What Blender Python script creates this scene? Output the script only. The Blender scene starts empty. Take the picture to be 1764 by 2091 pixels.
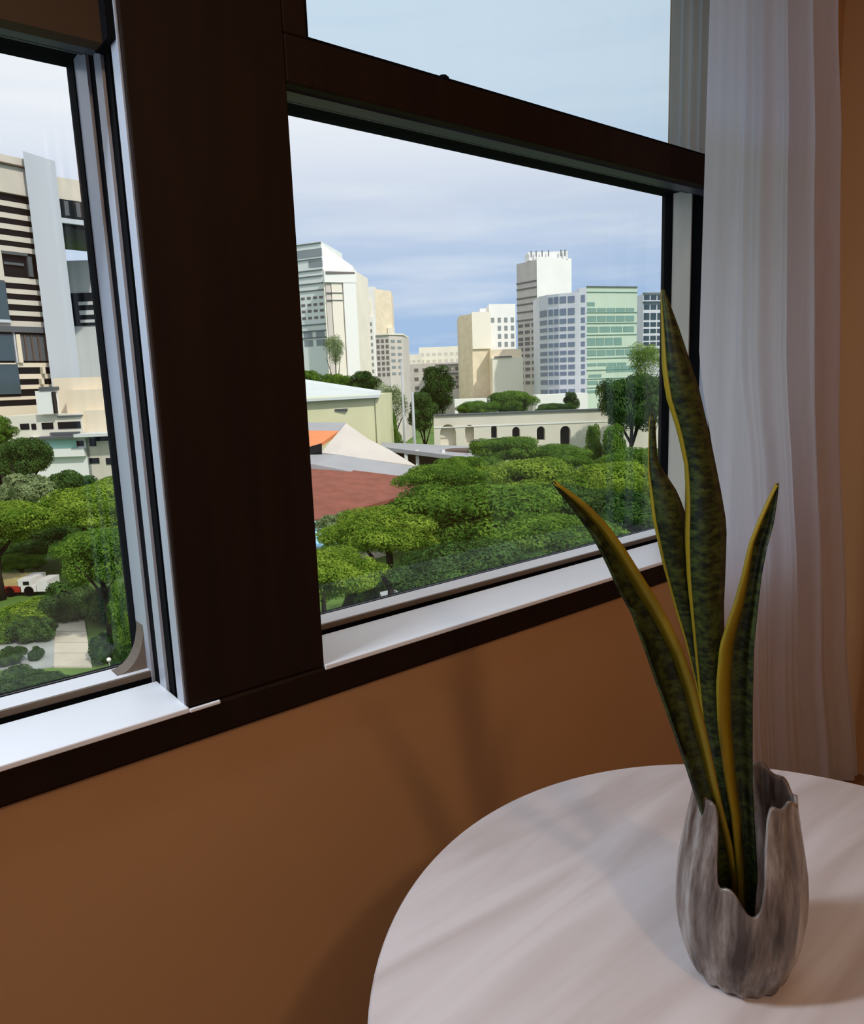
import bpy, bmesh, math, random
import numpy as np
from mathutils import Vector, Matrix

# ------------------------------------------------------------------ camera
scn = bpy.context.scene
COL = scn.collection
W, H = 1764.0, 2091.0
FPX = 1509.3                                    # focal length in pixels (26 mm equivalent)
RM = Matrix(((0.77407962, 0.13815541, -0.61782993),
             (-0.63204075, 0.11252782, -0.76672158),
             (-0.03640368, 0.98399724, 0.17442534)))
EYE = Vector((0, 0, 1.5))
cam_d = bpy.data.cameras.new('camera')
cam_d.sensor_fit = 'VERTICAL'
cam_d.sensor_height = 36.0
cam_d.lens = FPX / H * 36.0
cam_d.clip_start = 0.02
cam_d.clip_end = 3000
cam = bpy.data.objects.new('camera', cam_d)
cam.matrix_world = Matrix.Translation(EYE) @ RM.to_4x4()
COL.objects.link(cam)
scn.camera = cam

vs = scn.view_settings
vs.view_transform = 'Standard'
vs.look = 'None'
vs.exposure = 0.0
vs.gamma = 1.0
vs.use_curve_mapping = False

# horizontal frame of the view: F ahead, RT to the right
F = Vector((0.62744846, 0.77865809, 0))
RT = Vector((0.77865809, -0.62744846, 0))
RZ = math.atan2(RT.y, RT.x)
ZG = -10.5                                      # street level, the room is on an upper floor


def ray(px, py):
    return RM @ Vector((px - W / 2, -(py - H / 2), -FPX))


def UZ(px, py, d):
    r = ray(px, py)
    k = d / r.dot(F)
    return r.dot(RT) * k, 1.5 + r.z * k


def U(px, d, py=780):
    return UZ(px, py, d)[0]


def Zp(px, py, d):
    return UZ(px, py, d)[1]


def uvw(u, v, z):
    return RT * u + F * v + Vector((0, 0, z))


def at(px, py, d):
    r = ray(px, py)
    return EYE + r * (d / r.dot(F))


def lin(r, g, b):
    return tuple(((c / 255) / 12.92 if c / 255 <= .04045 else ((c / 255 + .055) / 1.055) ** 2.4) for c in (r, g, b))


# ------------------------------------------------------------------ sky
world = bpy.data.worlds.new('sky')
scn.world = world
world.use_nodes = True
nt = world.node_tree
nt.nodes.clear()
N = nt.nodes.new
Lk = nt.links.new
out = N('ShaderNodeOutputWorld')
bg = N('ShaderNodeBackground')
bg.inputs[1].default_value = 1.0
Lk(bg.outputs[0], out.inputs[0])
tc = N('ShaderNodeTexCoord')
sep = N('ShaderNodeSeparateXYZ')
Lk(tc.outputs['Generated'], sep.inputs[0])
ramp = N('ShaderNodeValToRGB')
els = ramp.color_ramp.elements
stops = [(0.0, (.40, .58, .85)), (.10, (.42, .59, .85)), (.16, (.54, .67, .88)), (.23, (.70, .78, .92)),
         (.31, (.96, .98, 1.03)), (.50, (.95, .99, 1.04)), (1.0, (.82, .90, 1.0))]
els[0].position, els[0].color = stops[0][0], stops[0][1] + (1,)
els[1].position, els[1].color = stops[-1][0], stops[-1][1] + (1,)
for p, c in stops[1:-1]:
    e = els.new(p)
    e.color = c + (1,)
Lk(sep.outputs[2], ramp.inputs[0])
mp = N('ShaderNodeMapping')
mp.inputs['Scale'].default_value = (1.6, 1.6, 15)
Lk(tc.outputs['Generated'], mp.inputs[0])
noi = N('ShaderNodeTexNoise')
noi.inputs['Scale'].default_value = 2.2
noi.inputs['Detail'].default_value = 5
noi.inputs['Roughness'].default_value = .5
Lk(mp.outputs[0], noi.inputs[0])
cr = N('ShaderNodeValToRGB')
cr.color_ramp.elements[0].position = .45
cr.color_ramp.elements[1].position = .78
cr.color_ramp.elements[1].color = (.75, .75, .75, 1)
Lk(noi.outputs[0], cr.inputs[0])
mx = N('ShaderNodeMixRGB')
Lk(cr.outputs[0], mx.inputs[0])
Lk(ramp.outputs[0], mx.inputs[1])
mx.inputs[2].default_value = (.84, .90, .98, 1)
Lk(mx.outputs[0], bg.inputs[0])

# sun: high, from the right and from behind the window wall, so none of it enters the room
sd = bpy.data.lights.new('sun', 'SUN')
sd.energy = 3.0
sd.angle = math.radians(1.5)
sd.color = (1, .95, .86)
sun = bpy.data.objects.new('sun', sd)
to_sun = (RT * .53 - F * .60 + Vector((0, 0, .80))).normalized()
sun.rotation_euler = (-to_sun).to_track_quat('-Z', 'Y').to_euler()
sun.location = (0, 0, 60)
COL.objects.link(sun)

random.seed(7)
rng = np.random.default_rng(7)

# ------------------------------------------------------------------ materials
MATS = {}


def mat(name, col, rough=.7, var=.12, scale=6.0, bump=0.0, spec=.3, stretch=(1, 1, 1), metal=0.0, col2=None, coords='Object', lo=.35, hi=.65):
    if name in MATS:
        return MATS[name]
    m = bpy.data.materials.new(name)
    m.use_nodes = True
    t = m.node_tree
    b = t.nodes['Principled BSDF']
    b.inputs['Roughness'].default_value = rough
    b.inputs['Metallic'].default_value = metal
    b.inputs['Specular IOR Level'].default_value = spec
    tcn = t.nodes.new('ShaderNodeTexCoord')
    mpn = t.nodes.new('ShaderNodeMapping')
    mpn.inputs['Scale'].default_value = stretch
    t.links.new(tcn.outputs[coords], mpn.inputs[0])
    no = t.nodes.new('ShaderNodeTexNoise')
    no.inputs['Scale'].default_value = scale
    no.inputs['Detail'].default_value = 4
    t.links.new(mpn.outputs[0], no.inputs[0])
    r = t.nodes.new('ShaderNodeValToRGB')
    c2 = col2 if col2 else tuple(c * (1 - var) for c in col)
    r.color_ramp.elements[0].position = lo
    r.color_ramp.elements[1].position = hi
    r.color_ramp.elements[0].color = tuple(c2) + (1,)
    r.color_ramp.elements[1].color = tuple(col) + (1,)
    t.links.new(no.outputs[0], r.inputs[0])
    t.links.new(r.outputs[0], b.inputs['Base Color'])
    if bump:
        bp = t.nodes.new('ShaderNodeBump')
        bp.inputs['Strength'].default_value = bump
        bp.inputs['Distance'].default_value = .01
        t.links.new(no.outputs[0], bp.inputs['Height'])
        t.links.new(bp.outputs[0], b.inputs['Normal'])
    MATS[name] = m
    return m


def glass_mat(name, tint, ior=1.45):
    m = bpy.data.materials.new(name)
    m.use_nodes = True
    t = m.node_tree
    t.nodes.clear()
    o = t.nodes.new('ShaderNodeOutputMaterial')
    mixn = t.nodes.new('ShaderNodeMixShader')
    fr = t.nodes.new('ShaderNodeFresnel')
    # same reflectance from both faces of the thin pane
    ge = t.nodes.new('ShaderNodeNewGeometry')
    mr = t.nodes.new('ShaderNodeMapRange')
    mr.inputs['To Min'].default_value = ior
    mr.inputs['To Max'].default_value = 1 / ior
    t.links.new(ge.outputs['Backfacing'], mr.inputs['Value'])
    t.links.new(mr.outputs[0], fr.inputs[0])
    tr = t.nodes.new('ShaderNodeBsdfTransparent')
    tr.inputs[0].default_value = tint + (1,)
    gl = t.nodes.new('ShaderNodeBsdfGlossy')
    gl.inputs['Roughness'].default_value = .02
    t.links.new(fr.outputs[0], mixn.inputs[0])
    t.links.new(tr.outputs[0], mixn.inputs[1])
    t.links.new(gl.outputs[0], mixn.inputs[2])
    t.links.new(mixn.outputs[0], o.inputs[0])
    return m


def sheer_mat(name, col, transp, transl):
    m = bpy.data.materials.new(name)
    m.use_nodes = True
    t = m.node_tree
    t.nodes.clear()
    o = t.nodes.new('ShaderNodeOutputMaterial')
    d = t.nodes.new('ShaderNodeBsdfDiffuse')
    l = t.nodes.new('ShaderNodeBsdfTranslucent')
    p = t.nodes.new('ShaderNodeBsdfTransparent')
    tcn = t.nodes.new('ShaderNodeTexCoord')
    no = t.nodes.new('ShaderNodeTexNoise')
    mpn = t.nodes.new('ShaderNodeMapping')
    mpn.inputs['Scale'].default_value = (60, 60, .6)
    t.links.new(tcn.outputs['Object'], mpn.inputs[0])
    t.links.new(mpn.outputs[0], no.inputs[0])
    no.inputs['Scale'].default_value = 1.0
    r = t.nodes.new('ShaderNodeValToRGB')
    r.color_ramp.elements[0].color = tuple(c * .9 for c in col) + (1,)
    r.color_ramp.elements[1].color = col + (1,)
    t.links.new(no.outputs[0], r.inputs[0])
    t.links.new(r.outputs[0], d.inputs[0])
    t.links.new(r.outputs[0], l.inputs[0])
    m1 = t.nodes.new('ShaderNodeMixShader')
    m1.inputs[0].default_value = transl
    t.links.new(d.outputs[0], m1.inputs[1])
    t.links.new(l.outputs[0], m1.inputs[2])
    m2 = t.nodes.new('ShaderNodeMixShader')
    m2.inputs[0].default_value = transp
    t.links.new(m1.outputs[0], m2.inputs[1])
    t.links.new(p.outputs[0], m2.inputs[2])
    t.links.new(m2.outputs[0], o.inputs[0])
    return m


def foliage_mat(name, c1, c2, transl=.35):
    m = bpy.data.materials.new(name)
    m.use_nodes = True
    t = m.node_tree
    t.nodes.clear()
    o = t.nodes.new('ShaderNodeOutputMaterial')
    d = t.nodes.new('ShaderNodeBsdfDiffuse')
    l = t.nodes.new('ShaderNodeBsdfTranslucent')
    tcn = t.nodes.new('ShaderNodeTexCoord')
    no = t.nodes.new('ShaderNodeTexNoise')
    no.inputs['Scale'].default_value = 3.2
    no.inputs['Detail'].default_value = 6
    t.links.new(tcn.outputs['Object'], no.inputs[0])
    r = t.nodes.new('ShaderNodeValToRGB')
    r.color_ramp.elements[0].position = .35
    r.color_ramp.elements[1].position = .66
    r.color_ramp.elements[0].color = c1 + (1,)
    r.color_ramp.elements[1].color = c2 + (1,)
    t.links.new(no.outputs[0], r.inputs[0])
    t.links.new(r.outputs[0], d.inputs[0])
    t.links.new(r.outputs[0], l.inputs[0])
    m1 = t.nodes.new('ShaderNodeMixShader')
    m1.inputs[0].default_value = transl
    t.links.new(d.outputs[0], m1.inputs[1])
    t.links.new(l.outputs[0], m1.inputs[2])
    t.links.new(m1.outputs[0], o.inputs[0])
    return m


# ------------------------------------------------------------------ mesh helpers
def add_obj(name, me, parent=None, loc=(0, 0, 0), rot=(0, 0, 0), scale=(1, 1, 1)):
    o = bpy.data.objects.new(name, me)
    COL.objects.link(o)
    o.location = loc
    o.rotation_euler = rot
    o.scale = scale
    if parent:
        o.parent = parent
    return o


class MB:
    """collects shapes for one mesh object"""

    def __init__(self, org=(0, 0, 0)):
        self.v = []
        self.f = []
        self.o = Vector(org)

    def poly(self, vs_, fs_):
        n = len(self.v)
        self.v += [tuple(Vector(p) - self.o) for p in vs_]
        self.f += [tuple(i + n for i in f) for f in fs_]
        return self

    def box(self, x0, x1, y0, y1, z0, z1):
        p = [(x0, y0, z0), (x1, y0, z0), (x1, y1, z0), (x0, y1, z0), (x0, y0, z1), (x1, y0, z1), (x1, y1, z1), (x0, y1, z1)]
        return self.poly(p, [(3, 2, 1, 0), (4, 5, 6, 7), (0, 1, 5, 4), (1, 2, 6, 5), (2, 3, 7, 6), (3, 0, 4, 7)])

    def prism(self, pts, z0, z1):
        n = len(pts)
        p = [(a, b, z0) for a, b in pts] + [(a, b, z1) for a, b in pts]
        f = [tuple(range(n - 1, -1, -1)), tuple(range(n, 2 * n))]
        f += [(i, (i + 1) % n, n + (i + 1) % n, n + i) for i in range(n)]
        return self.poly(p, f)

    def sheet(self, pts3, th):
        """polygon in space with thickness straight down"""
        n = len(pts3)
        p = [tuple(q) for q in pts3] + [(q[0], q[1], q[2] - th) for q in pts3]
        f = [tuple(range(n)), tuple(range(2 * n - 1, n - 1, -1))]
        f += [(i, n + i, n + (i + 1) % n, (i + 1) % n) for i in range(n)]
        return self.poly(p, f)

    def tube(self, path, radii, seg=10):
        rings = []
        P = [Vector(q) for q in path]
        base = len(self.v)
        for i, c in enumerate(P):
            d = (P[min(i + 1, len(P) - 1)] - P[max(i - 1, 0)]).normalized()
            a = d.orthogonal().normalized() if i == 0 else (rings[-1] - d * rings[-1].dot(d)).normalized()
            rings.append(a)
            b = d.cross(a)
            r = radii[i] if hasattr(radii, '__len__') else radii
            for k in range(seg):
                t = 2 * math.pi * k / seg
                self.v.append(tuple(c + a * (math.cos(t) * r) + b * (math.sin(t) * r) - self.o))
        for i in range(len(P) - 1):
            for k in range(seg):
                q = base + i * seg
                self.f.append((q + k, q + (k + 1) % seg, q + seg + (k + 1) % seg, q + seg + k))
        self.f.append(tuple(base + k for k in range(seg - 1, -1, -1)))
        e = base + (len(P) - 1) * seg
        self.f.append(tuple(e + k for k in range(seg)))
        return self

    def lathe(self, prof, c=(0, 0, 0), seg=32):
        base = len(self.v)
        for r, z in prof:
            for k in range(seg):
                t = 2 * math.pi * k / seg
                self.v.append(tuple(Vector((c[0] + r * math.cos(t), c[1] + r * math.sin(t), c[2] + z)) - self.o))
        for i in range(len(prof) - 1):
            for k in range(seg):
                q = base + i * seg
                self.f.append((q + k, q + (k + 1) % seg, q + seg + (k + 1) % seg, q + seg + k))
        self.f.append(tuple(base + k for k in range(seg - 1, -1, -1)))
        e = base + (len(prof) - 1) * seg
        self.f.append(tuple(e + k for k in range(seg)))
        return self

    def build(self, name, m, parent=None, smooth=False, bevel=0, loc=(0, 0, 0), rot=(0, 0, 0)):
        me = bpy.data.meshes.new(name)
        me.from_pydata(self.v, [], self.f)
        bm = bmesh.new()
        bm.from_mesh(me)
        bmesh.ops.recalc_face_normals(bm, faces=bm.faces)
        bm.to_mesh(me)
        bm.free()
        if smooth:
            me.polygons.foreach_set('use_smooth', [True] * len(me.polygons))
        me.materials.append(m)
        o = add_obj(name, me, parent, loc, rot)
        if bevel:
            b = o.modifiers.new('bevel', 'BEVEL')
            b.width = bevel
            b.segments = 2
            b.limit_method = 'ANGLE'
        return o


def tag(o, label, cat, group=None, kind=None):
    o['label'] = label
    o['category'] = cat
    if group:
        o['group'] = group
    if kind:
        o['kind'] = kind
    return o


def struct(o, label=None, cat=None):
    o['kind'] = 'structure'
    if label:
        o['label'] = label
    if cat:
        o['category'] = cat
    return o


def empty(name, loc=(0, 0, 0), rz=0):
    o = bpy.data.objects.new(name, None)
    o.empty_display_size = .1
    o.location = loc
    o.rotation_euler = (0, 0, rz)
    COL.objects.link(o)
    return o


_unit = {}


def unit_box(m):
    if m.name not in _unit:
        b = MB().box(-.5, .5, -.5, .5, -.5, .5)
        me = bpy.data.meshes.new('unit_box')
        me.from_pydata(b.v, [], b.f)
        me.materials.append(m)
        _unit[m.name] = me
    return _unit[m.name]


class Block:
    """a building: an Empty on the ground; parts given in (u right, v ahead, z) metres"""

    def __init__(self, name, label, cat, u, v, group=None, z=ZG):
        self.o = (u, v, z)
        self.root = empty(name, uvw(u, v, z), RZ)
        tag(self.root, label, cat, group)

    def part(self, name, m, mb, parent=None, label=None, bevel=0, smooth=False):
        o = mb.build(name, m, parent or self.root, bevel=bevel, smooth=smooth)
        if label:
            o['label'] = label
        return o

    def mb(self):
        return MB(self.o)

    def bar(self, name, m, A, B, z0, z1, out_=.1, back=.3, parent=None):
        """box along the ground line A-B, sharing one mesh per material"""
        ax, ay = A
        bx, by = B
        L = math.hypot(bx - ax, by - ay)
        nx, ny = (by - ay) / L, -(bx - ax) / L
        k = (out_ - back) / 2
        o = add_obj(name, unit_box(m), parent or self.root,
                    ((ax + bx) / 2 + nx * k - self.o[0], (ay + by) / 2 + ny * k - self.o[1], (z0 + z1) / 2 - self.o[2]),
                    (0, 0, math.atan2(by - ay, bx - ax)), (L, out_ + back, z1 - z0))
        return o

    def grid(self, m, A, B, z0, z1, rows, cols, wf=.7, hf=.6, name='window', out_=.05, back=.2, skip=None, s0=0, s1=1, parent=None):
        for r in range(rows):
            for c in range(cols):
                if skip and skip(r, c):
                    continue
                ca = s0 + (s1 - s0) * (c + .5 - wf / 2) / cols
                cb = s0 + (s1 - s0) * (c + .5 + wf / 2) / cols
                za = z0 + (z1 - z0) * (r + .5 - hf / 2) / rows
                zb = z0 + (z1 - z0) * (r + .5 + hf / 2) / rows
                P = (A[0] + (B[0] - A[0]) * ca, A[1] + (B[1] - A[1]) * ca)
                Q = (A[0] + (B[0] - A[0]) * cb, A[1] + (B[1] - A[1]) * cb)
                self.bar(name, m, P, Q, za, zb, out_, back, parent)


# ------------------------------------------------------------------ room shell
YW = 1.2                                        # room face of the window wall
XL, XR, YB, ZC = -2.0, 2.8, -2.3, 2.85
M_wall = mat('wall_paint', lin(184, 143, 100), .8, .06, 3)
M_trim = mat('dark_stained_wood', (.016, .0066, .0028), .65, .25, 5, spec=.12, stretch=(6, 6, .6))
M_panel = mat('brown_lintel_board', lin(62, 42, 20), .7, .15, 4)
M_floor = mat('floor_boards', lin(140, 100, 70), .5, .3, 4, stretch=(1, 8, 1))
M_ceil = mat('ceiling_paint', lin(225, 215, 200), .9, .04, 3)
M_white = mat('white_sill_paint', lin(236, 240, 244), .35, .04, 4, spec=.5)
M_alu = mat('silver_aluminium', lin(172, 176, 184), .35, .06, 5, stretch=(8, 8, .4), spec=.5)
M_cream = mat('cream_sash_paint', lin(214, 208, 190), .4, .06, 5, stretch=(8, 8, .4), spec=.4)
M_gask = mat('black_rubber', (.004, .004, .005), .9, .1, 8, spec=.08)
M_slate = mat('slate_aluminium', lin(78, 80, 92), .4, .1, 5, stretch=(.4, 8, 8), spec=.4)
M_tan = mat('grey_brown_rail', lin(120, 106, 92), .5, .15, 6)
G_clear = glass_mat('window_glass', (.97, .98, .985))
G_tint = glass_mat('tinted_glass', (.80, .88, .93))

XA0, XA1 = -1.05, .41                           # left window opening
XB0, XB1 = .678, 2.18                           # right window opening
Z0, Z1 = .97, 2.03                              # sill, head of the lower lights
ZU0, ZU1 = 2.08, 2.68                           # upper light of the right window
YO = 1.47                                       # outer face

w = MB()
w.box(XL, XR, YW, YO, 0, Z0 - .02)
w.box(XL, XR, YW, YO, ZU1, ZC)
w.box(XL, XA0, YW, YO, Z0 - .02, ZU1)
w.box(XA1 + .03, XB0 - .03, YW, YO, Z0 - .02, ZU1)
w.box(XB1 + .03, XR, YW, YO, Z0 - .02, ZU1)
struct(w.build('wall_back', M_wall), 'tan painted window wall below and around the two windows', 'wall')
struct(MB().box(XR, XR + .15, YB - .15, YO, 0, ZC).build('wall_right', M_wall), 'tan side wall behind the white curtain', 'wall')
wl = MB()
wl.box(XL - .15, XL, YB - .15, -1.9, 0, ZC)
wl.box(XL - .15, XL, .95, YO, 0, ZC)
wl.box(XL - .15, XL, -1.9, .95, 0, .5)
wl.box(XL - .15, XL, -1.9, .95, 2.7, ZC)
struct(wl.build('wall_left', M_wall), 'tan side wall with a wide opening added for daylight', 'wall')
struct(MB().box(XL, XR, YB - .15, YB, 0, ZC).build('wall_front', M_wall), 'tan wall behind the viewer', 'wall')
struct(MB().box(XL - .15, XR + .15, YB - .15, YO, -.15, 0).build('floor', M_floor), 'brown board floor of the room', 'floor')
struct(MB().box(XL - .15, XR + .15, YB - .15, YO, ZC, ZC + .15).build('ceiling', M_ceil), 'pale ceiling of the room', 'ceiling')

# dark stained surround: pillar boards, apron and transom
t1 = MB().box(XA1, XB0, YW - .012, YW, Z0 - .002, ZC - .01)
t1.box(XB0, XB0 + .045, YW - .012, YW, ZU0, ZU1)
t1.box(XB0 - .03, XB0 - .001, YW, YO - .02, Z0, ZU1)
struct(t1.build('trim_1', M_trim, bevel=.003), 'dark brown pillar casing between the two windows', 'trim')
t2 = MB().box(-1.3, 2.3, YW - .014, YW, Z0 - .068, Z0 - .003)
struct(t2.build('trim_2', M_trim, bevel=.013), 'dark brown apron board under the white window sills', 'trim')
t3 = MB().box(XB0, XB1 + .03, YW - .012, YW + .012, 2.003, ZU0)
struct(t3.build('trim_3', M_trim, bevel=.003), 'dark brown transom bar across the right window', 'trim')
t4 = MB().box(XB1, XB1 + .06, YW - .012, YW, Z0 - .002, ZC - .01)
struct(t4.build('trim_4', M_trim, bevel=.003), 'dark brown casing at the right jamb behind the curtain', 'trim')
t5 = MB().box(XA0, XA1 - .014, YW + .03, YW + .06, 2.012, ZU1)
struct(t5.build('trim_5', M_panel), 'brown lintel board above the left window', 'trim')
struct(MB().box(XA1 - .014, XA1, YW + .005, YW + .07, 2.012, ZU1).build('trim_6', M_gask), 'black strip as shadow line beside the lintel board', 'trim')  # black strip drawn as the shadow line of the recessed lintel


def window(n, x0, x1, label, right_mat, right_hidden=False):
    root = empty('window_%d' % n, ((x0 + x1) / 2, YW, Z0))
    struct(root, label, 'window')
    o = root.location

    def P(name, m, bxs, bev=.0, lab=None):
        b = MB(o)
        for q in bxs:
            b.box(*q)
        r = b.build(name, m, root, bevel=bev)
        if lab:
            r['label'] = lab
        return r
    # inner sill with a short horn past the opening
    P('sill', M_white, [(x0, x1, YW - .016, 1.342, Z0 - .010, Z0), (x1, x1 + .055, YW - .018, YW - .012, Z0 - .010, Z0 - .003)], .002, 'white inner window sill')
    P('track_gap', M_gask, [(x0, x1, 1.342, 1.3655, Z0 - .03, Z0 - .012), (x0, x1, 1.3655, 1.372, Z0 - .03, Z0 + .001)])
    P('bottom_rail', M_tan, [(x0, x1, 1.366, 1.372, Z0 + .001, Z0 + .0125)])  # front of the white rail, its shade put into a grey-brown colour
    P('bottom_rail', M_white, [(x0, x1, 1.372, 1.43, Z0 - .03, Z0 + .013)], 0, 'white outer rail')
    P('bottom_gasket', M_gask, [(x0, x1, 1.432, 1.455, Z0 - .03, Z0 + .011)])
    # head, three steps
    P('head_rail', M_slate, [(x0, x1, 1.28, 1.32, 2.027, 2.07)])
    P('head_gasket', M_gask, [(x0, x1, 1.32, 1.355, 2.040, 2.07)])
    P('head_rail', M_slate, [(x0, x1, 1.355, 1.376, 2.046, 2.07)])
    P('head_gasket', M_gask, [(x0, x1, 1.376, 1.465, 2.056, 2.075)])
    # right jamb: lips, dark channels and the stile of the sash
    P('jamb_lip', M_alu, [(x1 - .002, x1 + .03, YW, 1.231, Z0 - .01, 2.07)])
    P('jamb_channel', M_gask, [(x1 + .003, x1 + .03, 1.231, 1.285, Z0 - .01, 2.07)])
    P('track_seal', M_gask, [(x1 + .0005, x1 + .003, 1.25, 1.262, Z0, 2.06)])
    P('jamb_lip', M_alu, [(x1 - .002, x1 + .03, 1.285, 1.318, Z0 - .01, 2.07)])
    P('jamb_channel', M_gask, [(x1 + .003, x1 + .03, 1.318, 1.36, Z0 - .01, 2.07)])
    P('sash_stile', right_mat, [(x1 - .002, x1 + .03, 1.36, 1.426, Z0 - .01, 2.07)])
    P('sash_gasket', M_gask, [(x1 - .004, x1 + .03, 1.426, 1.465, Z0 - .03, 2.075)])
    P('sash_gasket', M_gask, [(x0 - .001, x0 + .012, 1.40, 1.465, Z0 - .03, 2.075)])
    P('pane', G_clear, [(x0 + .005, x1 - .001, 1.440, 1.444, Z0 + .012, 2.058)])
    return root, o


w1, o1 = window(1, XA0, XA1, 'left sliding window with silver jamb and black channels', M_alu)
w2, o2 = window(2, XB0, XB1, 'right window with white sill looking onto green trees', M_cream)
# curved corner gusset of the left sash
pts = [(XA1 - .002, Z0 + .013)]
for k in range(9):
    a = math.radians(90 * k / 8)
    pts.append((XA1 - .002 - .055 * (1 - math.sin(a)), Z0 + .013 + .085 * (1 - math.cos(a))))
g = MB(o1)
n = len(pts)
g.poly([(a, 1.385, z) for a, z in pts] + [(a, 1.425, z) for a, z in pts],
       [tuple(range(n)), tuple(range(2 * n - 1, n - 1, -1))] + [(i, n + i, n + (i + 1) % n, (i + 1) % n) for i in range(n)])
g.build('corner_gusset', M_tan, w1)

w3 = empty('window_3', ((XB0 + XB1) / 2, YW, ZU0))
struct(w3, 'fixed upper light above the dark transom bar', 'window')
o3 = w3.location
MB(o3).box(XB0 + .02, XB1 + .02, 1.40, 1.404, 2.06, ZU1).build('pane', G_tint, w3)
MB(o3).box(XB0 + .045, XB1, YW + .005, YW + .03, ZU0 + .001, ZU0 + .012).build('bottom_gasket', M_gask, w3)
MB(o3).box(XB0 + .045, XB0 + .055, YW + .0, YW + .03, ZU0, ZU1).build('sash_gasket', M_gask, w3)
MB(o3).box(XB1 + .0, XB1 + .03, YW, 1.30, ZU0, ZU1).build('jamb_panel', M_slate, w3)
kx = at(905, 163, 1).normalized()
kp = ray(905, 164)
kp = EYE + kp * ((YW + .004) / kp.y)
lk = MB(o3)
lk.lathe([(.006, -.004), (.011, -.001), (.012, .004), (.008, .008), (.004, .009)], kp, 14)
lk.box(kp.x - .02, kp.x + .02, kp.y - .004, kp.y + .006, kp.z - .008, kp.z - .002)
lk.build('latch', M_gask, w3, smooth=True)

w4 = empty('window_4', (XL, -.475, .5))  # unseen window added to bring more daylight in from the left
struct(w4, 'wide unseen window added in the left wall for more daylight', 'window')
for bx_ in ((XL - .12, XL - .04, -1.9, -1.84, .5, 2.7), (XL - .12, XL - .04, .89, .95, .5, 2.7), (XL - .12, XL - .04, -.5, -.45, .56, 2.64), (XL - .12, XL - .04, -1.84, .89, .5, .56), (XL - .12, XL - .04, -1.84, .89, 2.64, 2.7)):
    MB(w4.location).box(*bx_).build('frame_bar', M_alu, w4)
for ya_, yb_ in ((-1.84, -.5), (-.45, .89)):
    MB(w4.location).box(XL - .082, XL - .078, ya_, yb_, .56, 2.64).build('pane', G_clear, w4)

# ------------------------------------------------------------------ ceiling lamp (out of frame, behind the viewer)
LP = Vector((.20, -.92, 2.46))
lamp = empty('ceiling_lamp', (LP.x, LP.y, ZC))
tag(lamp, 'warm pendant lamp hanging from the ceiling behind the viewer', 'lamp')
MB(lamp.location).tube([(LP.x, LP.y, ZC), (LP.x, LP.y, LP.z + .12)], .006).build('cord', M_gask, lamp)
MB(lamp.location).lathe([(.03, .13), (.05, .13), (.055, .09), (.05, .09), (.045, .12)], LP, 24).build('socket', M_slate, lamp)
ld = bpy.data.lights.new('bulb', 'POINT')
ld.energy = 34
ld.color = (1, .66, .40)
ld.shadow_soft_size = .07
lo_ = bpy.data.objects.new('bulb', ld)
COL.objects.link(lo_)
lo_.parent = lamp
lo_.location = LP - lamp.location

# unseen cool fill lamp added over the left window to boost the daylight
QP = Vector((-.50, 1.06, 2.40))
fill = empty('added_fill_lamp', (QP.x, YW, QP.z))
tag(fill, 'added cool white fill lamp on brackets over the left window, out of view', 'lamp')
MB(fill.location).box(QP.x - .5, QP.x + .5, QP.y - .03, QP.y + .05, QP.z + .012, QP.z + .05).build('housing', M_white, fill)
for x in (-.4, .4):
    MB(fill.location).box(QP.x + x - .015, QP.x + x + .015, QP.y + .05, YW + .03, QP.z + .02, QP.z + .04).build('bracket', M_slate, fill)
qd = bpy.data.lights.new('tube', 'AREA')
qd.shape = 'RECTANGLE'
qd.size = .9
qd.size_y = .12
qd.energy = 17.5
qd.spread = math.radians(130)
qd.color = (.74, .86, 1)
qo = bpy.data.objects.new('tube', qd)
COL.objects.link(qo)
qo.parent = fill
qo.location = QP - fill.location
qo.rotation_euler = (Vector((.62, .40, .85)) - QP).to_track_quat('-Z', 'X').to_euler()

# ------------------------------------------------------------------ curtain
M_curt = sheer_mat('sheer_curtain', (.84, .87, 1.0), .10, .66)
YC = 1.0


def pw(tab, z):
    for (za, a), (zb, b) in zip(tab, tab[1:]):
        if za >= z >= zb:
            k = (za - z) / (za - zb)
            k = k * k * (3 - 2 * k) * .5 + k * .5
            return a + (b - a) * k
    return tab[0][1] if z > tab[0][0] else tab[-1][1]



def curtain_mesh(org):
    nz, nx = 60, 220
    zt, zb = 2.72, .015
    vv, ff = [], []
    for i in range(nz + 1):
        t = i / nz
        z = zt + (zb - zt) * t
        # left edge drifts to the right on the way down, right edge flares out
        xl = pw([(2.72, 1.665), (1.55, 1.655), (1.197, 1.755), (.926, 1.80), (.06, 1.86)], z)
        xr = pw([(2.72, 2.20), (2.43, 2.25), (2.1, 2.32), (1.42, 2.41), (.59, 2.58), (.06, 2.745), (.01, 2.76)], z)
        for j in range(nx + 1):
            s = j / nx
            x = xl + (xr - xl) * s
            ph = s * 2 * math.pi
            a = .006 + .026 * min(1, s * 1.6)
            y = YC + a * (.62 * math.sin(ph * 3.6 + .5 + .6 * math.sin(ph * 1.3 + t)) + .26 * math.sin(ph * 7.9 + 1.1 + .8 * t) + .12 * math.sin(ph * 17 + 2 + t * 2))
            vv.append((x - org[0], y - org[1], z - org[2]))
    for i in range(nz):
        for j in range(nx):
            q = i * (nx + 1) + j
            ff.append((q, q + 1, q + nx + 2, q + nx + 1))
    me = bpy.data.meshes.new('curtain_cloth')
    me.from_pydata(vv, [], ff)
    me.polygons.foreach_set('use_smooth', [True] * len(ff))
    me.materials.append(M_curt)
    return me


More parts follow.
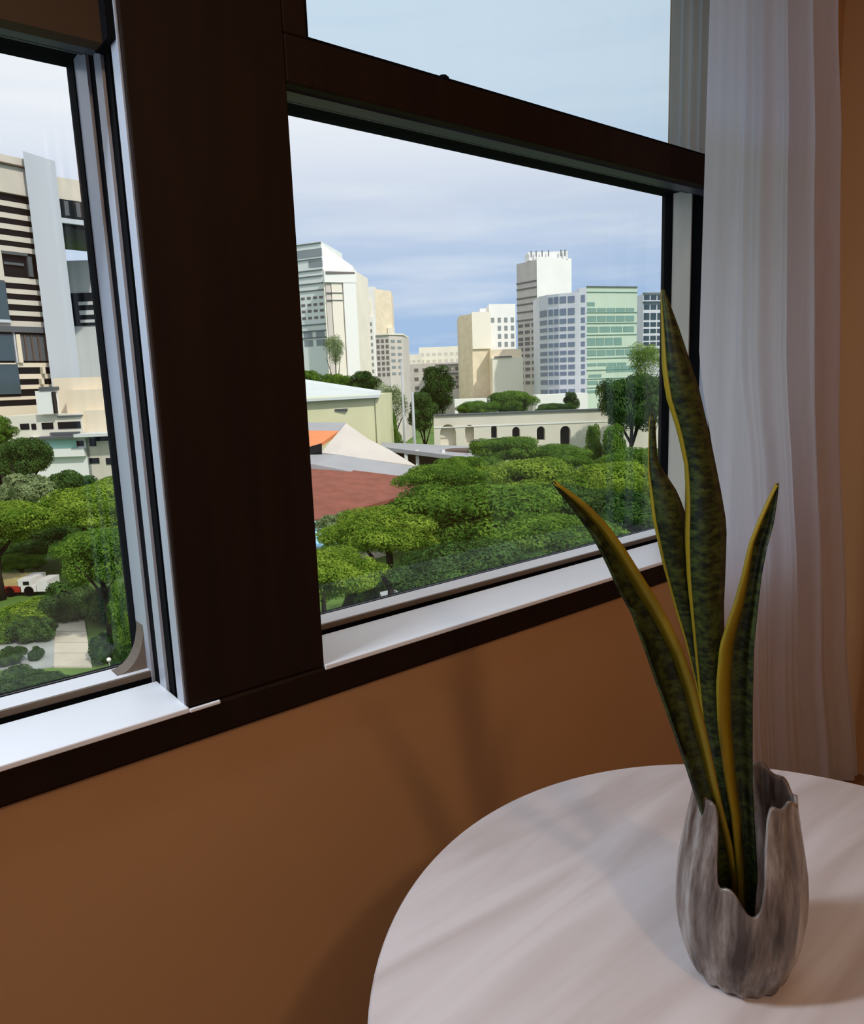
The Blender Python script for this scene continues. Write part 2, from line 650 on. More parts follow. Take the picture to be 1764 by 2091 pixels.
corg = (2.1, YC, .015)
curtain = add_obj('window_curtain', curtain_mesh(corg), None, corg)
tag(curtain, 'sheer white curtain hanging in folds beside the right window', 'curtain')
rod = empty('curtain_rod', (2.1, YC, 2.74))
tag(rod, 'thin metal curtain rod above the sheer curtain', 'curtain rod')
MB(rod.location).tube([(1.5, YC, 2.735), (XR, YC, 2.735)], .012, 12).build('pole', M_slate, rod, smooth=True)
for x in (1.6, 2.7):
    MB(rod.location).box(x - .01, x + .01, YC, YW, 2.73, 2.745).build('bracket', M_slate, rod)

# narrow grey sheer added for the curtain reflection at the upper light's right side
M_grey = sheer_mat('grey_sheer', (.58, .64, .68), .42, .5)
vv, ff = [], []
for i in range(31):
    z = 2.09 + (2.67 - 2.09) * i / 30
    for j in range(41):
        s = j / 40
        x = 1.966 + (2.160 - 1.966) * s
        notch = -.012 * math.exp(-((z - 2.58) / .02) ** 2) * (1 - s)
        vv.append((x + notch - 2.11, 1.30 + .010 * math.sin(s * 26) - 1.30, z - 2.09))
for i in range(30):
    for j in range(40):
        q = i * 41 + j
        ff.append((q, q + 1, q + 42, q + 41))
me = bpy.data.meshes.new('grey_sheer')
me.from_pydata(vv, [], ff)
me.polygons.foreach_set('use_smooth', [True] * len(ff))
me.materials.append(M_grey)
gs = add_obj('window_blind', me, None, (2.11, 1.30, 2.09))
tag(gs, 'narrow grey sheer strip standing for a curtain reflection in the upper window', 'blind')

# ------------------------------------------------------------------ round table
TC = Vector((.8385, .3258, 0))
TR, TZ = .5484, .75


def table_mat():
    m = bpy.data.materials.new('pale_stone_top')
    m.use_nodes = True
    t = m.node_tree
    b = t.nodes['Principled BSDF']
    b.inputs['Roughness'].default_value = .42
    b.inputs['Specular IOR Level'].default_value = .6
    tcn = t.nodes.new('ShaderNodeTexCoord')
    mpn = t.nodes.new('ShaderNodeMapping')
    mpn.inputs['Rotation'].default_value = (0, 0, math.radians(-62))
    mpn.inputs['Scale'].default_value = (1.2, 9, 1)
    t.links.new(tcn.outputs['Object'], mpn.inputs[0])
    n1 = t.nodes.new('ShaderNodeTexNoise')
    n1.inputs['Scale'].default_value = 1.6
    n1.inputs['Detail'].default_value = 6
    n1.inputs['Distortion'].default_value = .6
    t.links.new(mpn.outputs[0], n1.inputs[0])
    r = t.nodes.new('ShaderNodeValToRGB')
    r.color_ramp.elements[0].position = .3
    r.color_ramp.elements[0].color = lin(178, 164, 160) + (1,)
    r.color_ramp.elements[1].position = .6
    r.color_ramp.elements[1].color = lin(203, 194, 193) + (1,)
    t.links.new(n1.outputs[0], r.inputs[0])
    t.links.new(r.outputs[0], b.inputs['Base Color'])
    return m


M_top = table_mat()
M_ped = mat('table_base_paint', lin(60, 52, 48), .5, .1, 6)
table = empty('round_table', (TC.x, TC.y, 0))
tag(table, 'round pale stone topped table in front of the window', 'table')
MB((TC.x, TC.y, 0)).lathe([(TR - .03, TZ - .024), (TR - .006, TZ - .022), (TR - .001, TZ - .014), (TR, TZ - .004), (TR - .003, TZ), (TR - .02, TZ)], TC, 128).build('table_top', M_top, table)
MB((TC.x, TC.y, 0)).lathe([(.28, TZ - .045), (.28, TZ - .0245), (.05, TZ - .0245)], TC, 48).build('apron_ring', M_ped, table)
MB((TC.x, TC.y, 0)).lathe([(.06, .02), (.04, .08), (.038, .6), (.055, TZ - .045)], TC, 32).build('column', M_ped, table, smooth=True)
MB((TC.x, TC.y, 0)).lathe([(.26, 0), (.27, .008), (.26, .02), (.06, .035)], TC, 48).build('foot', M_ped, table)

# ------------------------------------------------------------------ vase
VB = Vector((.803, .412, TZ))


def vase_mat():
    m = bpy.data.materials.new('smoky_glass')
    m.use_nodes = True
    t = m.node_tree
    b = t.nodes['Principled BSDF']
    b.inputs['Roughness'].default_value = .22
    b.inputs['IOR'].default_value = 1.4
    b.inputs['Transmission Weight'].default_value = .42
    tcn = t.nodes.new('ShaderNodeTexCoord')
    mpn = t.nodes.new('ShaderNodeMapping')
    mpn.inputs['Scale'].default_value = (34, 34, 5)
    t.links.new(tcn.outputs['Object'], mpn.inputs[0])
    n1 = t.nodes.new('ShaderNodeTexNoise')
    n1.inputs['Scale'].default_value = 1.3
    n1.inputs['Detail'].default_value = 5
    n1.inputs['Roughness'].default_value = .6
    t.links.new(mpn.outputs[0], n1.inputs[0])
    r = t.nodes.new('ShaderNodeValToRGB')
    r.color_ramp.elements[0].position = .34
    r.color_ramp.elements[0].color = lin(66, 52, 45) + (1,)
    r.color_ramp.elements[1].position = .70
    r.color_ramp.elements[1].color = lin(206, 198, 192) + (1,)
    e = r.color_ramp.elements.new(.5)
    e.color = lin(136, 121, 112) + (1,)
    t.links.new(n1.outputs[0], r.inputs[0])
    t.links.new(r.outputs[0], b.inputs['Base Color'])
    bp = t.nodes.new('ShaderNodeBump')
    bp.inputs['Strength'].default_value = .5
    bp.inputs['Distance'].default_value = .004
    t.links.new(n1.outputs[0], bp.inputs['Height'])
    t.links.new(bp.outputs[0], b.inputs['Normal'])
    return m


prof = [(0, .046), (.006, .054), (.018, .060), (.035, .066), (.06, .072), (.09, .0755), (.12, .0755), (.15, .0735), (.18, .069), (.21, .064), (.235, .060), (.252, .058)]


def prad(z):
    for (a, r), (b, s) in zip(prof, prof[1:]):
        if a <= z <= b:
            return r + (s - r) * (z - a) / (b - a)
    return prof[-1][1]


az0 = math.atan2(-VB.y, -VB.x)                  # side that faces the room
vv, ff = [], []
NS, NZ = 144, 44
for i in range(NZ + 1):
    t = i / NZ
    for k in range(NS):
        a = 2 * math.pi * k / NS
        d = (a - az0 + math.pi) % (2 * math.pi) - math.pi       # 0 at the front
        dd = d * 180 / math.pi
        # petal-like rim with a deep opening in front
        cut = 1 / (1 + math.exp((abs(dd - 1) - 24) / 1.6))
        cut *= .102 + .015 * math.sin(dd * .12)
        rim = .250 - cut + .006 * math.sin(3 * a + 1) + .003 * math.sin(11 * a)
        z = rim * t
        fac = 1 + .030 * abs(math.sin(a * 4.5 + .4)) - .018 + .006 * math.sin(a * 13 + z * 30)
        rr = prad(z) * fac
        if z < .05:
            rr += .0022 * math.sin(a * 17 + z * 90) * (1 - z / .05)
        vv.append((rr * math.cos(a), rr * math.sin(a), z))
for i in range(NZ):
    for k in range(NS):
        q = i * NS
        ff.append((q + k, q + (k + 1) % NS, q + NS + (k + 1) % NS, q + NS + k))
ff.append(tuple(range(NS - 1, -1, -1)))
me = bpy.data.meshes.new('vase_body')
me.from_pydata(vv, [], ff)
me.polygons.foreach_set('use_smooth', [True] * len(ff))
me.materials.append(vase_mat())
vase = add_obj('glass_vase', me, None, VB)
so = vase.modifiers.new('wall', 'SOLIDIFY')
so.thickness = .004
so.offset = -1
tag(vase, 'smoky faceted glass vase holding the snake plant on the table', 'vase')


# ------------------------------------------------------------------ snake plant
def leaf_mat():
    m = bpy.data.materials.new('snake_plant_green')
    m.use_nodes = True
    t = m.node_tree
    b = t.nodes['Principled BSDF']
    b.inputs['Roughness'].default_value = .45
    b.inputs['Specular IOR Level'].default_value = .25
    tcn = t.nodes.new('ShaderNodeTexCoord')
    mpn = t.nodes.new('ShaderNodeMapping')
    mpn.inputs['Scale'].default_value = (55, 55, 120)
    t.links.new(tcn.outputs['Object'], mpn.inputs[0])
    n1 = t.nodes.new('ShaderNodeTexNoise')
    n1.inputs['Scale'].default_value = 1.2
    n1.inputs['Detail'].default_value = 7
    n1.inputs['Roughness'].default_value = .7
    t.links.new(mpn.outputs[0], n1.inputs[0])
    r = t.nodes.new('ShaderNodeValToRGB')
    r.color_ramp.elements[0].position = .42
    r.color_ramp.elements[0].color = (.005, .008, .003, 1)
    r.color_ramp.elements[1].position = .72
    r.color_ramp.elements[1].color = (.055, .075, .012, 1)
    t.links.new(n1.outputs[0], r.inputs[0])
    t.links.new(r.outputs[0], b.inputs['Base Color'])
    return m


M_leaf = leaf_mat()
M_marg = mat('leaf_margin_yellow', lin(136, 116, 18), .5, .35, 30, stretch=(1, 1, .2))


def lerp_poly(poly, s):
    """point on a list of (x, y) at height y, ordered from tip to base"""
    for (x0, y0), (x1, y1) in zip(poly, poly[1:]):
        if y0 <= s <= y1:
            k = (s - y0) / (y1 - y0) if y1 > y0 else 0
            return x0 + (x1 - x0) * k
    return poly[-1][0] if s > poly[-1][1] else poly[0][0]


def leaf(parent, org, left, right, d_tip, d_base, curve, mL, mR, rows=46, label=None):
    """blade between two outlines (tip to base); mL, mR = width of yellow margin, as f(t) fraction"""
    y0 = min(left[0][1], right[0][1])
    y1 = max(left[-1][1], right[-1][1])
    NC = 8
    grid = []
    for i in range(rows + 1):
        t = i / rows
        tt = t ** 1.15
        y = y0 + (y1 - y0) * tt
        xl, xr = lerp_poly(left, y), lerp_poly(right, y)
        if i == 0:
            xm = (xl + xr) / 2
            xl, xr = xm - 1, xm + 1
        d = d_tip + (d_base - d_tip) * tt
        a, b = min(mL(tt), .48), min(mR(tt), .48)
        cs = [0, max(a, .001)] + [a + (1 - a - b) * q / (NC - 4) for q in range(1, NC - 4)] + [1 - b, 1]
        row = []
        wpx = abs(xr - xl) * .0006
        for c in cs:
            x = xl + (xr - xl) * c
            dd = d + curve * wpx * (1 - (2 * c - 1) ** 2)
            row.append(at(x, y, dd) - Vector(org))
        grid.append(row)
    nC = len(grid[0])

    def strip(c0, c1, name, m, par, th):
        vv = [tuple(p) for r in grid for p in r[c0:c1 + 1]]
        k = c1 - c0 + 1
        ff = [(i * k + j, i * k + j + 1, (i + 1) * k + j + 1, (i + 1) * k + j) for i in range(rows) for j in range(k - 1)]
        me = bpy.data.meshes.new(name)
        me.from_pydata(vv, [], ff)
        me.polygons.foreach_set('use_smooth', [True] * len(ff))
        me.materials.append(m)
        o = add_obj(name, me, par)
        s = o.modifiers.new('thick', 'SOLIDIFY')
        s.thickness = th
        s.offset = 0
        return o
    hl, hr = mL(.3) > .03, mR(.3) > .03
    o = strip(1 if hl else 0, nC - 2 if hr else nC - 1, 'leaf', M_leaf, parent, .0035)
    if label:
        o['label'] = label
    if hl:
        strip(0, 1, 'leaf_margin', M_marg, o, .0040)
    if hr:
        strip(nC - 2, nC - 1, 'leaf_margin', M_marg, o, .0040)
    return o


plant = empty('snake_plant', VB + Vector((0, 0, .012)))
tag(plant, 'tall snake plant with dark mottled leaves and yellow edges in the vase', 'plant')
po = plant.location
DV = .8247
# behind-left leaf
leaf(plant, po, [(1328, 848), (1325, 960), (1335, 1060), (1355, 1150), (1380, 1240), (1402, 1310), (1424, 1400), (1448, 1540), (1490, 1860)],
     [(1335, 848), (1341, 940), (1362, 975), (1385, 1010), (1402, 1060), (1412, 1150), (1424, 1250), (1440, 1350), (1468, 1500), (1510, 1860)],
     DV + .03, DV + .02, -.35, lambda t: .09, lambda t: .0, label='shorter leaf behind with a brown pointed tip')
# tall centre leaf
leaf(plant, po, [(1351, 592), (1352, 660), (1354, 750), (1362, 810), (1385, 880), (1400, 950), (1403, 1020), (1401, 1100), (1405, 1180), (1416, 1280), (1428, 1400), (1440, 1500), (1462, 1640), (1490, 1880)],
     [(1356, 592), (1385, 670), (1405, 730), (1425, 790), (1450, 900), (1470, 1000), (1482, 1070), (1480, 1150), (1476, 1240), (1478, 1320), (1492, 1480), (1510, 1640), (1522, 1880)],
     DV + .02, DV + .005, -.35, lambda t: .16 * (1 - t) ** 1.2 + .02, lambda t: .0, label='tallest upright leaf')
# right leaf
leaf(plant, po, [(1586, 988), (1570, 1020), (1552, 1060), (1532, 1110), (1516, 1180), (1502, 1230), (1486, 1275), (1472, 1320), (1465, 1400), (1468, 1480), (1480, 1580), (1494, 1660), (1508, 1790), (1510, 1880)],
     [(1589, 988), (1584, 1030), (1578, 1070), (1564, 1120), (1553, 1180), (1546, 1240), (1538, 1320), (1535, 1450), (1535, 1600), (1540, 1700), (1545, 1790), (1538, 1880)],
     DV + .0, DV - .02, .45, lambda t: .10 + .24 * min(1, max(0, (t - .12) * 6)), lambda t: .0, label='right leaf with a broad yellow edge')
# left leaning leaf
leaf(plant, po, [(1128, 984), (1150, 1012), (1180, 1050), (1212, 1095), (1240, 1150), (1265, 1205), (1290, 1250), (1316, 1320), (1340, 1390), (1370, 1475), (1400, 1560), (1426, 1640), (1450, 1710), (1460, 1790), (1472, 1880)],
     [(1132, 984), (1160, 1004), (1200, 1034), (1240, 1075), (1275, 1122), (1300, 1162), (1340, 1225), (1370, 1280), (1395, 1335), (1420, 1410), (1440, 1490), (1455, 1560), (1472, 1640), (1492, 1720), (1506, 1790), (1508, 1880)],
     DV - .07, DV - .004, .35, lambda t: .0, lambda t: .50 * max(0, 1 - t * 2.6) + .30, label='left leaning leaf with a broad yellow edge')
# short inner leaves low in the vase
leaf(plant, po, [(1470, 1440), (1452, 1520), (1452, 1640), (1452, 1790), (1470, 1890)], [(1473, 1440), (1492, 1520), (1505, 1640), (1512, 1790), (1510, 1890)], DV + .03, DV + .022, -.3, lambda t: .0, lambda t: .0, rows=24)
leaf(plant, po, [(1512, 1480), (1500, 1560), (1500, 1660), (1503, 1790), (1505, 1890)], [(1515, 1480), (1532, 1560), (1538, 1660), (1546, 1790), (1535, 1890)], DV + .04, DV + .03, -.3, lambda t: .0, lambda t: .0, rows=24)

# ------------------------------------------------------------------ outdoors: ground
M_grass = mat('grass', lin(96, 128, 52), .9, .45, .25)
M_pave = mat('grey_paving', lin(160, 164, 158), .8, .15, .8)
M_path = mat('pale_paving', lin(196, 188, 168), .8, .12, 1.2)


def ground_poly(name, pix, z, m, th=.25):
    pts = []
    for px, py in pix:
        r = ray(px, py)
        k = (z - 1.5) / r.z
        q = EYE + r * k
        pts.append((q.x, q.y, z))
    return MB().sheet(pts, th).build(name, m)


gp = [uvw(-420, 8, ZG), uvw(420, 8, ZG), uvw(600, 900, ZG), uvw(-600, 900, ZG)]
struct(MB().sheet(gp, .5).build('ground', M_grass), 'grassy ground below the window', 'ground')
struct(ground_poly('plaza', [(-60, 1290), (20, 1282), (112, 1290), (112, 1360), (60, 1366), (-60, 1366)], ZG + .06, M_pave, .3), 'grey paved terrace between the bushes', 'terrace')
path = empty('path', (0, 0, 0))
struct(path, 'pale slab path beside the dark tree trunk', 'path')
yy = [1264, 1290, 1312, 1334, 1362]
for a, b in zip(yy, yy[1:]):
    xl0, xr0 = 112 + (1264 - a) * .02, 172 + (a - 1264) * .16
    xl1, xr1 = 112 + (1264 - b) * .02, 172 + (b - 1264) * .16
    s = ground_poly('slab', [(xl0, a), (xr0, a), (xr1, b - 1.2), (xl1, b - 1.2)], ZG + .08, M_path, .25)
    s.parent = path

# ------------------------------------------------------------------ outdoors: buildings
C_black = mat('dark_window', (.008, .009, .011), .4, .3, .4, spec=.12)
C_beige = mat('beige_concrete', lin(205, 196, 182), .8, .10, .35)
C_beige2 = mat('warm_beige_wall', lin(222, 208, 184), .8, .08, .4)
C_slab = mat('pale_grey_render', lin(190, 194, 202), .8, .05, .3, stretch=(1, 1, .15))
C_grey = mat('mid_grey_render', lin(206, 208, 206), .8, .06, .3)
C_dgrey = mat('dark_grey_band', lin(86, 90, 94), .7, .1, .3)
C_bglass = mat('blue_grey_glass', lin(62, 80, 88), .2, .25, .3, spec=.6)
C_brown = mat('brown_wall_and_shade', lin(98, 80, 70), .8, .2, .4)
C_white = mat('white_render', lin(228, 228, 224), .8, .06, .4)
C_cream = mat('cream_render', lin(222, 216, 200), .8, .08, .4)
C_teal = mat('teal_glass', lin(150, 196, 184), .3, .1, .3)

# --- big tower behind the left window
dA, dB, dC, dD = 91, 98, 103, 109
A = (U(-60, dA, 560), dA)
Bp = (U(84, dB, 560), dB)
Cp = (U(92, dB, 560), dB + .4)
Dp = (U(156, dC, 560), dC)
Ep = (U(215, dD, 560), dD)
tw = Block('office_tower', 'tall beige office tower with black window bands behind left window', 'building', A[0], A[1])


def zA(py, px=20, d=None):
    return Zp(px, py, d or (dA + (dB - dA) * (px + 60) / 144))


roof_z = zA(313)
tw.part('core', C_black, tw.mb().prism([A, Bp, (Bp[0] - 9, Bp[1] + 20), (A[0] - 9, A[1] + 20)], ZG, zA(392)))
tw.part('top_block', C_beige, tw.mb().prism([(A[0], A[1] - .8), (Bp[0], Bp[1] - .8), (Bp[0] - 9, Bp[1] + 20), (A[0] - 9, A[1] + 20)], zA(392), roof_z))
tw.bar('roof_line', C_brown, A, Bp, zA(334), zA(331), .9, .1)
for ya, yb in ((408, 419), (433, 444), (456, 467), (480, 491), (502, 513), (566, 578), (590, 600), (612, 622), (635, 645), (656, 668)):
    tw.bar('spandrel', C_beige, A, Bp, zA(yb), zA(ya), .12, .3)
for ya, yb in ((742, 751), (765, 775), (787, 796), (810, 817), (829, 850)):
    tw.bar('spandrel', C_beige2, A, Bp, zA(yb), zA(ya), .12, .3)
tw.bar('band', C_dgrey, A, Bp, zA(680), zA(668), .7, .3)
# loggia floor with framed openings
mid = lambda s: (A[0] + (Bp[0] - A[0]) * s, A[1] + (Bp[1] - A[1]) * s)
tw.bar('pier', C_beige, mid(0), mid(.44), zA(575), zA(512), .3, .3)
tw.bar('pier', C_dgrey, mid(.80), mid(.86), zA(562), zA(520), .4, .3)
tw.bar('louvre', C_dgrey, mid(.46), mid(.74), zA(541), zA(536), .3, .2)
tw.bar('louvre', C_dgrey, mid(.44), mid(.8), zA(520), zA(515), .5, .2)
tw.bar('bay_window', C_bglass, mid(0), mid(.43), zA(655), zA(577), .45, .3)
tw.bar('bay_window', C_bglass, mid(0), mid(.45), zA(805), zA(745), .5, .3)
tw.bar('bay_window', C_bglass, mid(0), mid(.44), zA(738), zA(684), .3, .3)
tw.bar('bay_rail', C_slab, mid(0), mid(.44), zA(661), zA(655), .5, .3)
tw.bar('mullion', C_slab, mid(.45), mid(.47), zA(742), zA(678), .4, .3)
tw.bar('tall_window', C_dgrey, mid(.48), mid(.97), zA(738), zA(684), .25, .1)
for s in (.60, .70, .80, .90):
    tw.bar('mullion', C_brown, mid(s), mid(s + .018), zA(738), zA(684), .4, .1)
tw.bar('pier', C_beige2, mid(.48), mid(.54), zA(742), zA(684), .5, .2)
for s, ya, yb in ((.80, 751, 765), (.76, 775, 787), (.74, 796, 810)):
    tw.bar('pier', C_beige2, mid(s), mid(s + .04), zA(yb), zA(ya), .7, .2)
tw.part('joint', C_brown, tw.mb().prism([Bp, (Cp[0] + .6, Cp[1] + .8), (Cp[0] - 9, Cp[1] + 18), (Bp[0] - 9, Bp[1] + 19)], ZG, zA(332)))  # brown strip puts the shade line between body and shaft into colour
tw.part('lift_shaft', C_slab, tw.mb().prism([(Cp[0], Cp[1] - 2.2), (Dp[0], Dp[1] - 2.4), (Dp[0] - 9, Dp[1] + 16), (Cp[0] - 9, Cp[1] + 16)], ZG, roof_z + .6), label='smooth pale grey lift shaft')
# right wing, held up above a gap
zR = lambda py: Zp(165, py, (dC + dD) / 2)
R0, R1 = (Dp[0] - 3.5, Dp[1] + 1), Ep
tw.part('wing', C_beige, tw.mb().prism([R0, R1, (R1[0] - 7, R1[1] + 14), (R0[0] - 7, R0[1] + 14)], zR(457), zR(362)))
tw.bar('wing_window', C_black, R0, R1, zR(446), zR(407), .1, .3)
for s in (.12, .34, .56, .78):
    q0 = (R0[0] + (R1[0] - R0[0]) * s, R0[1] + (R1[1] - R0[1]) * s)
    q1 = (R0[0] + (R1[0] - R0[0]) * (s + .08), R0[1] + (R1[1] - R0[1]) * (s + .08))
    tw.bar('mullion', C_dgrey, q0, q1, zR(440), zR(410), .2, .1)
tw.bar('wing_band', C_slab, R0, R1, zR(457), zR(447), .5, .3)
tw.part('soffit', C_black, tw.mb().prism([R0, R1, (R1[0] - 7, R1[1] + 14), (R0[0] - 7, R0[1] + 14)], zR(468), zR(457)))

# --- grey block right of the shaft
dG = 118
gb = Block('plain_grey_building', 'plain grey block with black louvres right of the pale lift shaft', 'building', U(180, dG), dG)
g0, g1 = (U(145, dG, 650), dG), (U(206, dG, 650), dG)
zG_ = lambda py: Zp(180, py, dG)
gb.part('body', C_grey, gb.mb().prism([g0, (g1[0] + 8, g1[1]), (g1[0] + 14, g1[1] + 15), (g0[0] + 4, g0[1] + 15)], ZG, zG_(531)))
gb.bar('louvre_opening', C_black, g0, (U(206, dG, 650), dG), zG_(665), zG_(598), .15, .2)
for a, b in ((616, 623), (634, 643), (653, 659)):
    gb.bar('louvre', C_grey, (U(164, dG, 640), dG), (U(206, dG, 650), dG), zG_(b), zG_(a), .3, .1)
gb.bar('white_panel', C_white, (U(193, dG, 580), dG), (U(204, dG, 580), dG), zG_(594), zG_(560), .4, .1)

# --- podium buildings in front of the tower
dP = 84
pz = lambda py, px=110: Zp(px, py, dP)
pb = Block('podium_building', 'low beige podium building with a row of black windows', 'building', U(120, dP), dP)


def prect(blk, name, m, x0, x1, y0, y1, d, out_=.0, back=6, py=None):
    ym = py or (y0 + y1) / 2
    u0, u1 = U(x0, d, ym), U(x1, d, ym)
    xm = (x0 + x1) / 2
    return blk.bar(name, m, (u0, d), (u1, d), Zp(xm, y1, d), Zp(xm, y0, d), out_, back)


def pbase(blk, name, m, x0, x1, y0, d, out_=0, back=8, py=None):
    u0, u1 = U(x0, d, py or y0 + 60), U(x1, d, py or y0 + 60)
    return blk.bar(name, m, (u0, d), (u1, d), ZG, Zp((x0 + x1) / 2, y0, d), out_, back)


pbase(pb, 'upper_wall', C_beige2, 110, 200, 771, dP + 5, 0, 8, 800)
pbase(pb, 'upper_wall', C_beige2, 136, 250, 795, dP + 3, 0, 8, 830)
pbase(pb, 'middle_wall', C_beige2, 165, 250, 837, dP + 1.5, 0, 6, 870)
pbase(pb, 'middle_wall', C_cream, 10, 168, 847, dP + 1, 0, 6, 870)
for x0, x1, y0, y1 in ((42, 60, 865, 877), (65, 74, 865, 877), (86, 109, 863, 876), (119, 165, 861, 875)):
    prect(pb, 'window', C_black, x0, x1, y0, y1, dP + 1, .08, .2)
for x0, x1, y0, y1 in ((104, 164, 882, 887), (118, 168, 848, 851)):
    prect(pb, 'ledge', C_dgrey, x0, x1, y0, y1, dP + 1, .25, .2)
prect(pb, 'roof_edge', C_dgrey, 68, 250, 890, 893, dP - .5, .5, 1.5)
prect(pb, 'roof_canopy', C_grey, 160, 252, 884, 890, dP - .5, 1.2, 3)
pbase(pb, 'lower_wall', C_white, 60, 184, 893, dP, 0, 3, 930)
pbase(pb, 'lower_wall', C_beige, 178, 250, 893, dP, 0, 3, 930)
prect(pb, 'glass_strip', C_teal, 72, 158, 899, 916, dP, .1, .2)
prect(pb, 'balcony', C_white, 84, 177, 916, 932, dP, .6, .2)
for x0, x1, y0, y1 in ((157, 171, 900, 911), (183, 196, 895, 911), (196, 232, 893, 900), (183, 203, 935, 946), (217, 228, 935, 948)):  # the wide flat one is the canopy underside, its shade drawn in black
    prect(pb, 'window', C_black, x0, x1, y0, y1, dP, .1, .2)
tank = Block('water_tank', 'white boxy tank on the beige podium roof', 'tank', U(95, dP, 820), dP + .5, None, Zp(95, 847, dP + .5))
prect(tank, 'body', C_white, 76, 111, 798, 845, dP + .5, .2, 1)
prect(tank, 'cap', C_dgrey, 82, 112, 790, 798, dP + .5, .3, 1)
prect(tank, 'side_strip', C_black, 110, 113, 800, 845, dP + .5, .3, .4)

# --- city in the right window
C_c1 = mat('pale_green_grey_wall', lin(228, 232, 228), .8, .06, .2)
C_c2 = mat('cream_wall', lin(244, 236, 220), .8, .08, .2)
C_c3 = mat('sand_brick', lin(238, 222, 194), .85, .12, .6)
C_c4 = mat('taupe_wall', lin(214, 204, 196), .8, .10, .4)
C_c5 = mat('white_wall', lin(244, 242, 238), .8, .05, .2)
C_line = mat('floor_line_grey', lin(112, 116, 118), .7, .1, .3)
C_w1 = mat('grey_window', lin(140, 148, 150), .3, .2, .3, spec=.5)
C_w2 = mat('taupe_window', lin(120, 112, 110), .4, .2, .3)
C_ob = mat('blue_grey_concrete', lin(212, 214, 222), .7, .06, .3)
C_og = mat('green_glass_wall', lin(202, 218, 198), .45, .10, .12, spec=.5)
C_owb = mat('blue_window', lin(118, 130, 152), .2, .25, .2, spec=.6)
C_owg = mat('green_window', lin(128, 162, 150), .2, .25, .2, spec=.6)
C_dk = mat('dark_teal_window', lin(48, 68, 78), .2, .3, .3, spec=.6)

d = 185
b = Block('slab_tower', 'grey white stepped tower with thin dark floor lines at far left', 'building', U(637, d), d)
p0, p1, p2 = (U(610, d, 640), d + 3), (U(664, d, 640), d), (U(700, d, 640), d + 12)
zt = lambda py, px=637, dd=d: Zp(px, py, dd)
b.part('body', C_c1, b.mb().prism([p0, p1, (p1[0] + 3, p1[1] + 18), (p0[0] + 3, p0[1] + 20)], ZG, zt(493)))
ch = b.mb()
ch.poly([(p1[0], p1[1] + .2, ZG), (p2[0] + 2, p2[1], ZG), (p2[0] + 2, p2[1] + 8, ZG), (p1[0], p1[1] + 10, ZG),
         (p1[0], p1[1] + .2, zt(497, 664)), (p2[0] - 5, p2[1] - 2, zt(510, 690, d + 10)), (p2[0] - 5, p2[1] + 8, zt(510, 690, d + 10)), (p1[0], p1[1] + 10, zt(497, 664)),
         (p2[0] + 2, p2[1], zt(545, 702, d + 12)), (p2[0] + 2, p2[1] + 8, zt(545, 702, d + 12))],
        [(0, 1, 8, 5, 4), (1, 2, 9, 8), (5, 8, 9, 6), (4, 5, 6, 7), (2, 3, 7, 6, 9), (3, 0, 4, 7), (3, 2, 1, 0)])
b.part('sloped_wing', C_c5, ch)
for y in (496, 528, 551, 563, 578, 592, 662, 675, 689):
    b.bar('floor_line', C_line, p0, p1, zt(y + 1), zt(y - 1), .25, .1)
b.bar('window_band', C_w1, p0, p1, zt(523), zt(507), .1, .2)
b.bar('window_band', C_w1, (p0[0] + .4, p0[1]), p1, zt(545), zt(531), .1, .2)
for y in (607, 621, 634, 648):
    b.grid(C_w2, p0, p1, zt(y + 3), zt(y - 3), 1, 4, .62, .9)
b.grid(C_w1, p0, p1, zt(708), zt(675), 2, 2, .7, .8)
w0, w1_ = (U(665, d - 4, 650), d - 4), (U(727, d - 4, 650), d - 1)
b2 = Block('cream_tower', 'cream tower with projecting cornice beside the grey white tower', 'building', U(695, d), d - 4)
b2.part('body', C_c2, b2.mb().prism([w0, w1_, (w1_[0] + 2, w1_[1] + 14), (w0[0] + 2, w0[1] + 12)], ZG, zt(550, 695, d - 4)))
b2.bar('cornice', C_c5, w0, w1_, zt(576, 695, d - 4), zt(551, 695, d - 4), .9, .2)
b2.bar('dark_recess', C_w2, (w0[0] + .4, w0[1]), (w1_[0] - .4, w1_[1]), zt(558, 695, d - 4), zt(554, 695, d - 4), 1.1, .2)
mw = lambda s: (w0[0] + (w1_[0] - w0[0]) * s, w0[1] + (w1_[1] - w0[1]) * s)
b2.bar('bay', C_c4, mw(.05), mw(.2), ZG, zt(577, 695, d - 4), .3, .2)
b2.bar('bay', C_c2, mw(.22), mw(.55), ZG, zt(577, 695, d - 4), .5, .2)
b2.bar('bay', C_c5, mw(.58), mw(.98), ZG, zt(560, 695, d - 4), .8, .2)
for y in (597, 612):
    b2.bar('floor_line', C_line, mw(.05), mw(.55), zt(y + .7, 695, d - 4), zt(y - .7, 695, d - 4), .7, .1)

